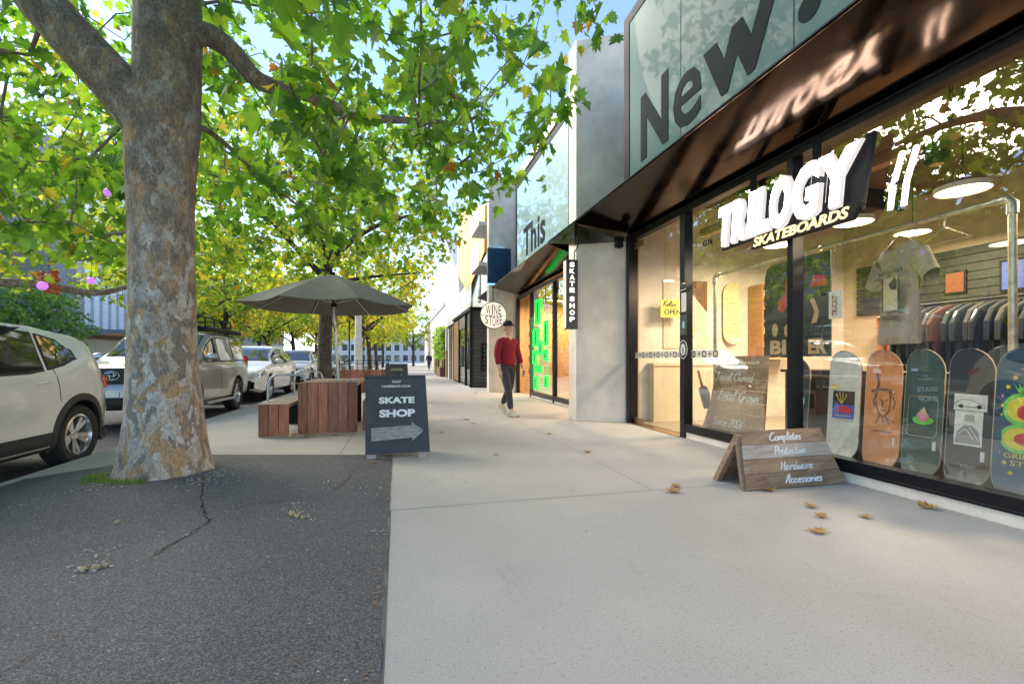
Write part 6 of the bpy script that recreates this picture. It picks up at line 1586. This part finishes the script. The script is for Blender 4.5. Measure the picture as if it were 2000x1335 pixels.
# stickers on the window post
T = thing('window_stickers', 'column of dark stickers and a round badge on the black window post', 'stickers', (3.826, 5.62, 1.0))
F = frame((0, .05, 0), (0, -1, 0), (0, 0, 1))
g = MB(); g.prism([(0, 1.06), (.13, 1.07), (.13, 1.16), (0, 1.15)], 0, .002, F); a_ = build(g, 'dark_sticker', GK, T); g = MB(); g.prism([(0, 1.035), (.13, 1.045), (.13, 1.055), (0, 1.045)], 0, .002, F); g.prism([(.05, 1.12), (.12, 1.12), (.12, 1.135), (.05, 1.135)], .002, .003, F); build(g, 'sticker_line', GW, a_)
g = MB(); g.prism([(.02, .74), (.13, .74), (.13, 1.0), (.02, 1.0)], 0, .002, F); n_ = build(g, 'paper_notice', GW, T); g = MB()
for i in range(9): g.prism([(.03, .76+i*.025), (.12, .76+i*.025), (.12, .763+i*.025), (.03, .763+i*.025)], .002, .003, F)
build(g, 'text_lines', M['greyb'], n_)
g = MB(); g.prism([(.0, .42), (.14, .42), (.14, .70), (.0, .70)], 0, .002, F); a_ = build(g, 'poster_sticker', gm('green_black', (.03, .06, .05)), T); g = MB(); g.prism(circ(.07, .56, .03, .05), .002, .003, F); build(g, 'pale_face', GC, a_); g = MB(); g.prism(circ(.05, .47, .018, .012), .002, .003, F); build(g, 'red_spot', GR, a_)
g = MB(); g.prism(circ(.06, .22, .095, .13, 28), 0, .002, F); a_ = build(g, 'round_badge', GW, T); g = MB(); g.prism(circ(.06, .22, .085, .12, 28), .002, .003, F); b2 = build(g, 'badge_ring', GK, a_); g = MB(); g.prism(circ(.06, .22, .055, .08, 24), .003, .004, F); build(g, 'badge_centre', GW, b2); g = MB(); g.prism([(.035, .26), (.045, .26), (.06, .20), (.075, .26), (.085, .26), (.066, .15), (.054, .15)], .004, .005, F); build(g, 'badge_mark', GK, b2)
# Local Owned wooden board inside the window
T = thing('wooden_board', 'tall brown plank board lettered Local Owned, Local Grown, Since 2006 inside the window', 'sign', (4.12, 5.05, .12))
upv = Vector((.10, 0, 1)).normalized(); F = frame((0, .50, 0), (0, -1, 0), upv)
g = MB(); nb = 7
for i in range(nb):
    z0 = i*.145; z1 = z0+.142; l0 = .03*i; l1 = .03*(i+1)
    if i == 6: l1 += .05
    g.prism([(l0*.8, z0), (1.05-l0*.1, z0), (1.05-l1*.1, z1), (l1*.8, z1)], -.02, 0, F)
build(g, 'planks', M['pallet'], T, bevel=.002)
for s, x, y, wd, hh in (('Trilogy Skateboards'.replace('y Sk', 'y Sk'), .38, .90, .52, .05), ('Local Owned', .14, .69, .68, .12), ('Local Grown', .22, .45, .72, .12), ('Since 2006', .16, .10, .55, .11)):
    if 'Trilogy' in s: text('small_lettering', 'Trilogy Skateboards', GW, T, F @ Matrix.Translation((x, y, .001)), size=.05, ext=.001, off=.01, shear=.3, fit=(0, wd), vfit=(0, hh))
    else: script_text('script_lettering', s, GW, T, F @ Matrix.Translation((x, y, .001)), h=hh, w=.014, width=wd)
# panel with BI / ER and a red shape
T = thing('dark_picture_panel', 'dark panel with a red shape and cream letters BI and ER behind the window post', 'picture', (4.95, 4.82, 1.12))
F = frame((0, .55, 0), (0, -1, 0), (0, 0, 1)); g = MB(); g.prism([(0, 0), (1.0, 0), (1.0, 1.25), (.12, 1.25), (.04, 1.2), (0, 1.08)], -.02, 0, F); build(g, 'panel', gm('dark_green_panel', (.015, .035, .032)), T)
text('lettering', 'BI', GT, T, F @ Matrix.Translation((.10, .03, .001)), size=.2, ext=.003, off=.04, fit=(0, .26), vfit=(0, .19)); text('lettering', 'ER', GT, T, F @ Matrix.Translation((.70, .03, .001)), size=.2, ext=.003, off=.04, fit=(0, .26), vfit=(0, .19))
blob('red_shape', T, F, [(.22, .62), (.30, .58), (.38, .66), (.40, .80), (.42, 1.05), (.38, 1.05), (.34, .82), (.24, .74)], GR); blob('cream_oval', T, F, circ(.18, .36, .05, .09), GT); blob('cream_oval', T, F, circ(.38, .34, .05, .08), GT); blob('red_cap', T, F, [(.72, .85), (.97, .85), (.92, .98), (.78, 1.0)], GR); blob('cream_claw', T, F, [(.74, .40), (.82, .42), (.85, .55), (.78, .72), (.72, .70), (.79, .55)], GT)
# shoe shelves
def shoe_mb():
    g = MB(); prof = [(0, 0), (.27, 0), (.285, .03), (.26, .05), (.17, .07), (.11, .105), (.0, .11), (-.005, .05)]
    g.prism(prof, -.045, .045, Matrix(((0,0,1,0),(1,0,0,0),(0,1,0,0),(0,0,0,1)))); return g
sh1 = None
def shelf_unit(x, y, rz, cols, rows, cw, rh, lab, shoelab, grp, z0=.02, mats=('shoe_dark', 'shoe_red', 'shoe_pale')):
    T = thing('shoe_shelf', lab, 'shelf', (x, y, z0), rz)
    g = MB(); W_ = cols*cw
    for i in range(cols+1): g.box((i*cw-.012, 0, 0), (i*cw+.012, .32, rows*rh))
    g.box((-.012, .321, 0), (W_+.012, .335, rows*rh)); build(g, 'frame', M['beam'], T)
    for j in range(rows+1):
        g = MB(); g.box((.013, -.02, j*rh-.012), (W_-.013, .318, j*rh+.012)); build(g, 'shelf_board', M['maple'], T)
    global sh1
    for i in range(cols):
        for j in range(rows):
            mt = M[mats[(i*3+j) % len(mats)]]
            o = build(shoe_mb(), 'shoe', mt, bevel=.01)
            F_ = Matrix.Translation((x, y, z0)) @ Matrix.Rotation(rz, 4, 'Z') @ Matrix.Translation((i*cw+cw*.5, .02, j*rh+.016)) @ Matrix.Rotation(.5, 4, 'Z')
            o.matrix_world = F_; tag(o, shoelab % ('dark', 'red brown', 'pale')[(i*3+j) % len(mats)], 'shoe', grp+' '+('dark', 'red brown', 'pale')[(i*3+j) % len(mats)])
M['shoe_dark'] = gm('dark_shoe', (.03, .035, .05), .8); M['shoe_red'] = gm('red_brown_shoe', (.28, .07, .04), .8); M['shoe_pale'] = gm('pale_shoe', (.5, .46, .4), .8)
shelf_unit(6.28, 6.85, 0, 2, 6, .36, .22, 'orange timber shoe shelf on the side wall beside the cream deck', '%s skate shoe on the side wall shelf beside the cream deck', 'shoes on the side wall shelf', 1.10)
shelf_unit(8.15, 3.4, -R(90), 5, 6, .42, .30, 'wide orange timber shelf against the back wall of the shop', '%s skate shoe on the wide shelf against the back wall', 'shoes on the back wall shelf')
shelf_unit(8.15, 6.3, -R(90), 5, 6, .42, .30, 'wide timber shelf on the back wall, nearer the door side', '%s skate shoe on the back wall shelf nearer the door side', 'shoes on the second back wall shelf')
# scoop leaning in a grey box, by the door post
T = thing('grey_board_prop', 'grey slab leaning inside the window left of the plank board', 'board', (4.25, 5.45, .12))
g = MB(); g.prism([(-.02, 0), (.30, 0), (.34, .28), (.10, .42), (.04, .38)], -.02, 0, frame((0, .3, 0), (0, -1, 0), Vector((.2, 0, 1)))); build(g, 'slab', gm('grey_slab', (.16, .18, .18)), T, bevel=.005)
T = thing('broom', 'red handled brush with a dark bound head leaning in the window corner', 'brush', (4.2, 5.70, .50))
g = MB(); g.tube([(0, .10, .42), (0, -.02, .14)], .018, 8); build(g, 'handle', gm('red_brown_wood', (.32, .10, .05)), T); g = MB(); g.tube([(0, -.0, .18), (0, -.05, .10), (0, -.10, -.10)], [.06, .07, .045], 8); build(g, 'bound_head', gm('dark_cloth', (.05, .06, .055)), T)
T = thing('small_card', 'narrow white card with dark vertical lettering behind the glass left of the shirt', 'card', (4.35, 3.78, 1.50)); g = MB(); g.box((-.004, -.075, 0), (0, .075, .28)); build(g, 'card', GW, T)
text('vertical_lettering', 'TRUCKIT', GBr, T, frame((-.005, -.02, .03), (0, 0, 1), (0, 1, 0)), size=.1, ext=.001, off=.03, fit=(0, .21), vfit=(0, .06))
g = MB(); g.tube([(0, .05, .28), (.05, .05, .76)], .002, 4); build(g, 'cord', M['steel'], T)
T = thing('shop_counter', 'pale shop counter along the side wall behind the glass door', 'counter', (5.0, 7.0, .02))
g = MB(); g.box((-.8, -.0, .95), (1.15, .2, 1.0)); g.box((-.78, .02, 0), (1.13, .2, .948)); build(g, 'body', M['cream'], T, bevel=.004)

# stock: rack of dark garments, framed pictures, dark slat panels
T = thing('garment_rack', 'long black garment rack full of dark clothes in the middle of the shop', 'clothes rail', (6.0, 2.9, .02))
g = MB(); g.tube([(0, -1.5, 0), (0, -1.5, 1.72)], .016, 8); g.tube([(0, 1.5, 0), (0, 1.5, 1.72)], .016, 8); g.tube([(0, -1.5, 1.7), (0, 1.5, 1.7)], .016, 8); build(g, 'rail', M['black'], T)
cols = [gm('navy_cotton', (.008, .012, .022), .9), gm('black_cotton', (.02, .02, .025), .9), gm('olive_cotton', (.015, .018, .010), .9), gm('teal_cotton', (.01, .022, .025), .9), gm('grey_cotton', (.03, .03, .033), .9), gm('rust_cotton', (.05, .02, .015), .9)]
cn = ['navy', 'black', 'olive', 'teal', 'grey', 'brown']; rg = random.Random(2); gsrc = {}
for i in range(30):
    c = rg.choice([0, 1, 1, 2, 3, 4, 5, 0]); y = -1.4+i*.097
    if c not in gsrc:
        g = MB(); n_ = 12
        pr = [(0, 0), (.10, -.03), (.22, -.09), (.30, -.22), (.30, -.42), (.22, -.42), (.22, -.75), (-.22, -.75), (-.22, -.42), (-.30, -.42), (-.30, -.22), (-.22, -.09), (-.10, -.03)]
        g.prism(pr, -.022, .022, frame((0, 0, 0), (1, 0, 0), (0, 0, 1))); o = build(g, 'hanging_shirt', cols[c], bevel=.012); gsrc[c] = o
    else: o = gsrc[c].copy(); COL.objects.link(o)
    o.location = (6.0+rg.uniform(-.02, .02), 2.9+y, 1.69); o.rotation_euler.z = rg.uniform(-.12, .12)
    tag(o, cn[c]+' shirt hanging on the long garment rack inside the shop', 'shirt', cn[c]+' shirts on the garment rack')
T = thing('slat_panel', 'dark slatted display panel high on the back wall of the shop', 'display panel', (8.46, 2.0, 1.9))
g = MB()
for k in range(7): g.box((-.03, -4.5, k*.13), (0, 4.9, k*.13+.115))
build(g, 'slats', gm('dark_slat', (.022, .026, .026), .6), T)
for i, (y, z, w, h, c, nm) in enumerate(((3.1, 2.05, .3, .42, GT, 'tan'), (3.7, 2.0, .36, .5, GR, 'red'), (2.5, 2.1, .3, .3, GW, 'white'), (4.6, 2.05, .3, .45, GB, 'dark blue'), (1.8, 2.0, .35, .5, GP, 'pink'), (5.3, 2.1, .3, .36, GBr, 'brown'))):
    T = thing('wall_print', nm+' print in a black frame on the dark slatted wall panel', 'picture', (8.425, y, z), group='prints on the slatted panel')
    g = MB(); g.box((-.02, -w/2, 0), (0, w/2, h)); build(g, 'frame', M['black'], T); g = MB(); g.box((-.024, -w/2+.03, .03), (-.0205, w/2-.03, h-.03)); build(g, 'sheet', c, T)

# ---------------------------------------------------------------- people
M['skin'] = pmat('skin', (.58, .36, .26), .6, var=.06); M['hair'] = pmat('grey_hair', (.22, .21, .2), .8)
def skin_body(name, pts, edges, rad, mat, parent, sub=2):
    me = bpy.data.meshes.new(name); me.from_pydata([tuple(p) for p in pts], edges, []); me.update()
    o = bpy.data.objects.new(name, me); COL.objects.link(o)
    mo = o.modifiers.new('s', 'SKIN'); mo.use_smooth_shade = True
    for i, v in enumerate(me.skin_vertices[0].data if me.skin_vertices else []): pass
    return o
def skinned(name, pts, edges, rad, mat, parent, root=0):
    import bmesh
    bm = bmesh.new(); lay = bm.verts.layers.skin.verify()
    vs = [bm.verts.new(p) for p in pts]; bm.verts.ensure_lookup_table()
    for i, v in enumerate(vs):
        r_ = rad[i]; v[lay].radius = r_ if isinstance(r_, tuple) else (r_, r_); v[lay].use_root = (i == root)
    for a, b_ in edges: bm.edges.new((vs[a], vs[b_]))
    me = bpy.data.meshes.new(name); bm.to_mesh(me); bm.free()
    o = bpy.data.objects.new('tmp', me); COL.objects.link(o)
    m1 = o.modifiers.new('s', 'SKIN'); m1.branch_smoothing = .5; m2 = o.modifiers.new('d', 'SUBSURF'); m2.levels = 2; m2.render_levels = 2
    dg = bpy.context.evaluated_depsgraph_get(); out = bpy.data.meshes.new_from_object(o.evaluated_get(dg)); bpy.data.objects.remove(o)
    out.materials.clear(); return link(name, out, mat, parent, smooth=80)
def person(label, loc_, rz, top_, trous, scale=1.0, cap=True, shoe=None, jacket=True):
    T = thing('person', label, 'person', loc_, rz); 
    # faces -Y locally; mid stride: left leg forward
    pts = [(0,0,.95),(0,.01,1.12),(0,.0,1.30),(0,.01,1.44),(0,.0,1.53),(0,-.015,1.60),(0,-.02,1.68),(0,-.01,1.75),
           (-.18,.01,1.42),(-.24,.03,1.17),(-.25,-.04,.93),(-.25,-.06,.86),
           (.18,.01,1.42),(.245,-.02,1.17),(.26,-.12,.95),(.265,-.15,.88),
           (-.09,0,.90),(-.10,-.14,.50),(-.10,-.22,.09),(-.10,-.33,.05),
           (.09,0,.90),(.10,.06,.50),(.10,.30,.16),(.10,.25,.06)]
    ed = [(0,1),(1,2),(2,3),(3,4),(4,5),(5,6),(6,7),(3,8),(8,9),(9,10),(10,11),(3,12),(12,13),(13,14),(14,15),(0,16),(16,17),(17,18),(18,19),(0,20),(20,21),(21,22),(22,23)]
    rd = [(.14,.10),(.13,.10),(.15,.11),(.10,.08),.052,(.066,.085),(.078,.098),(.05,.06),.055,.042,.03,.03,.055,.042,.03,.03,.085,.055,.036,.03,.085,.055,.036,.03]
    body = skinned('body', pts, ed, rd, M['skin'], T)
    # nose, ears
    g = MB(); g.add([(-.012,-.105,1.635),(.012,-.105,1.635),(0,-.135,1.64),(0,-.105,1.68)], [(0,1,2),(1,3,2),(3,0,2)])
    for s in (-1, 1): lump(g, (s*.085, 0, 1.655), .022, 3, 1.3)
    build(g, 'face_detail', M['skin'], T, smooth=60)
    g = MB(); 
    for s in (-1, 1): lump(g, (s*.03, -.092, 1.675), .009, 4, .6)
    g.box((-.022, -.108, 1.60), (.022, -.10, 1.606)); build(g, 'eyes_and_mouth', M['black'], T)
    # hands
    for s, hp in ((-1, Vector((-.25,-.065,.85))), (1, Vector((.265,-.155,.87)))):
        hv = [hp, hp+Vector((0,-.01,-.05))]; he = [(0,1)]; hr = [(.018,.03),(.016,.036)]
        for f, (dy, ln) in enumerate(((-.03,.065),(-.01,.078),(.01,.072),(.028,.055))):
            b0 = len(hv); hv += [hp+Vector((0,dy-.01,-.07)), hp+Vector((s*-.008,dy-.012,-.07-ln*.55)), hp+Vector((s*-.022,dy-.012,-.07-ln))]; he += [(1,b0),(b0,b0+1),(b0+1,b0+2)]; hr += [.010,.0085,.007]
        b0 = len(hv); hv += [hp+Vector((0,-.045,-.03)), hp+Vector((s*-.01,-.06,-.07))]; he += [(0,b0),(b0,b0+1)]; hr += [.011,.009]
        skinned('hand', hv, he, hr, M['skin'], T)
    jp = [(0,0,.86),(0,.01,1.12),(0,.0,1.30),(0,.01,1.43),(0,.0,1.49),(-.185,.01,1.42),(-.245,.03,1.17),(-.25,-.035,.95),(.185,.01,1.42),(.25,-.02,1.17),(.26,-.11,.97)]
    je = [(0,1),(1,2),(2,3),(3,4),(3,5),(5,6),(6,7),(3,8),(8,9),(9,10)]
    skinned('jacket', jp, je, [(.185,.15),(.19,.155),(.195,.15),(.13,.10),.072,.085,.068,.052,.085,.068,.052], top_, T)
    tp = [(0,0,1.04),(-.095,0,.88),(-.105,-.14,.50),(-.105,-.21,.12),(.095,0,.88),(.105,.06,.50),(.105,.27,.19)]
    skinned('trousers', tp, [(0,1),(1,2),(2,3),(0,4),(4,5),(5,6)], [(.155,.12),.105,.075,.058,.105,.075,.058], trous, T)
    for x, y, z, tilt in ((-.10, -.25, .045, 0), (.10, .24, .09, .6)):
        g = MB(); M_ = Matrix.Translation((x, y, z)) @ Matrix.Rotation(tilt, 4, 'X')
        prof = [(-.15, -.04), (.11, -.04), (.12, .02), (.06, .07), (-.0, .065), (-.10, .02), (-.16, -.005)]
        g.prism(prof, -.045, .045, M_ @ Matrix(((0,0,1,0),(1,0,0,0),(0,1,0,0),(0,0,0,1)))); build(g, 'shoe', shoe or M['shoe_pale'], T, bevel=.015)
    if cap:
        g = MB(); g.lathe([(.094, 0), (.098, .03), (.088, .075), (.05, .105), (.001, .115)], 20, Matrix.Translation((0, -.005, 1.70)) @ Matrix.Diagonal((.92, 1.1, 1, 1)))
        g.prism([(-.07, -.09), (.07, -.09), (.055, -.17), (-.055, -.17)], 1.705, 1.715); build(g, 'cap', M['black'] if cap is True else cap, T, smooth=50)
    g = MB(); g.lathe([(.060, -.09), (.080, -.03), (.086, .0), (.086, .03), (.001, .06)], 20, Matrix.Translation((0, .032, 1.70)) @ Matrix.Diagonal((.95, .95, 1, 1))); build(g, 'hair', M['hair'], T, smooth=60)
    T.scale = (scale,)*3; return T
red = pmat('dark_red_wool', (.24, .008, .018), .9, var=.25, vscale=9, bmp=1.0, bscale=9); navyt = pmat('charcoal_trousers', (.045, .045, .055), .85)
person('person in a dark red jacket, dark trousers and cap walking past the wine store', (2.08, 8.75, 0), R(28), red, navyt, 1.02)
person('tiny distant person in dark top and blue jeans far down the pavement', (2.85, 44, 0), R(200), pmat('dark_top', (.03, .03, .04), .9), pmat('blue_jeans', (.05, .09, .2), .9), 1.0, cap=False)
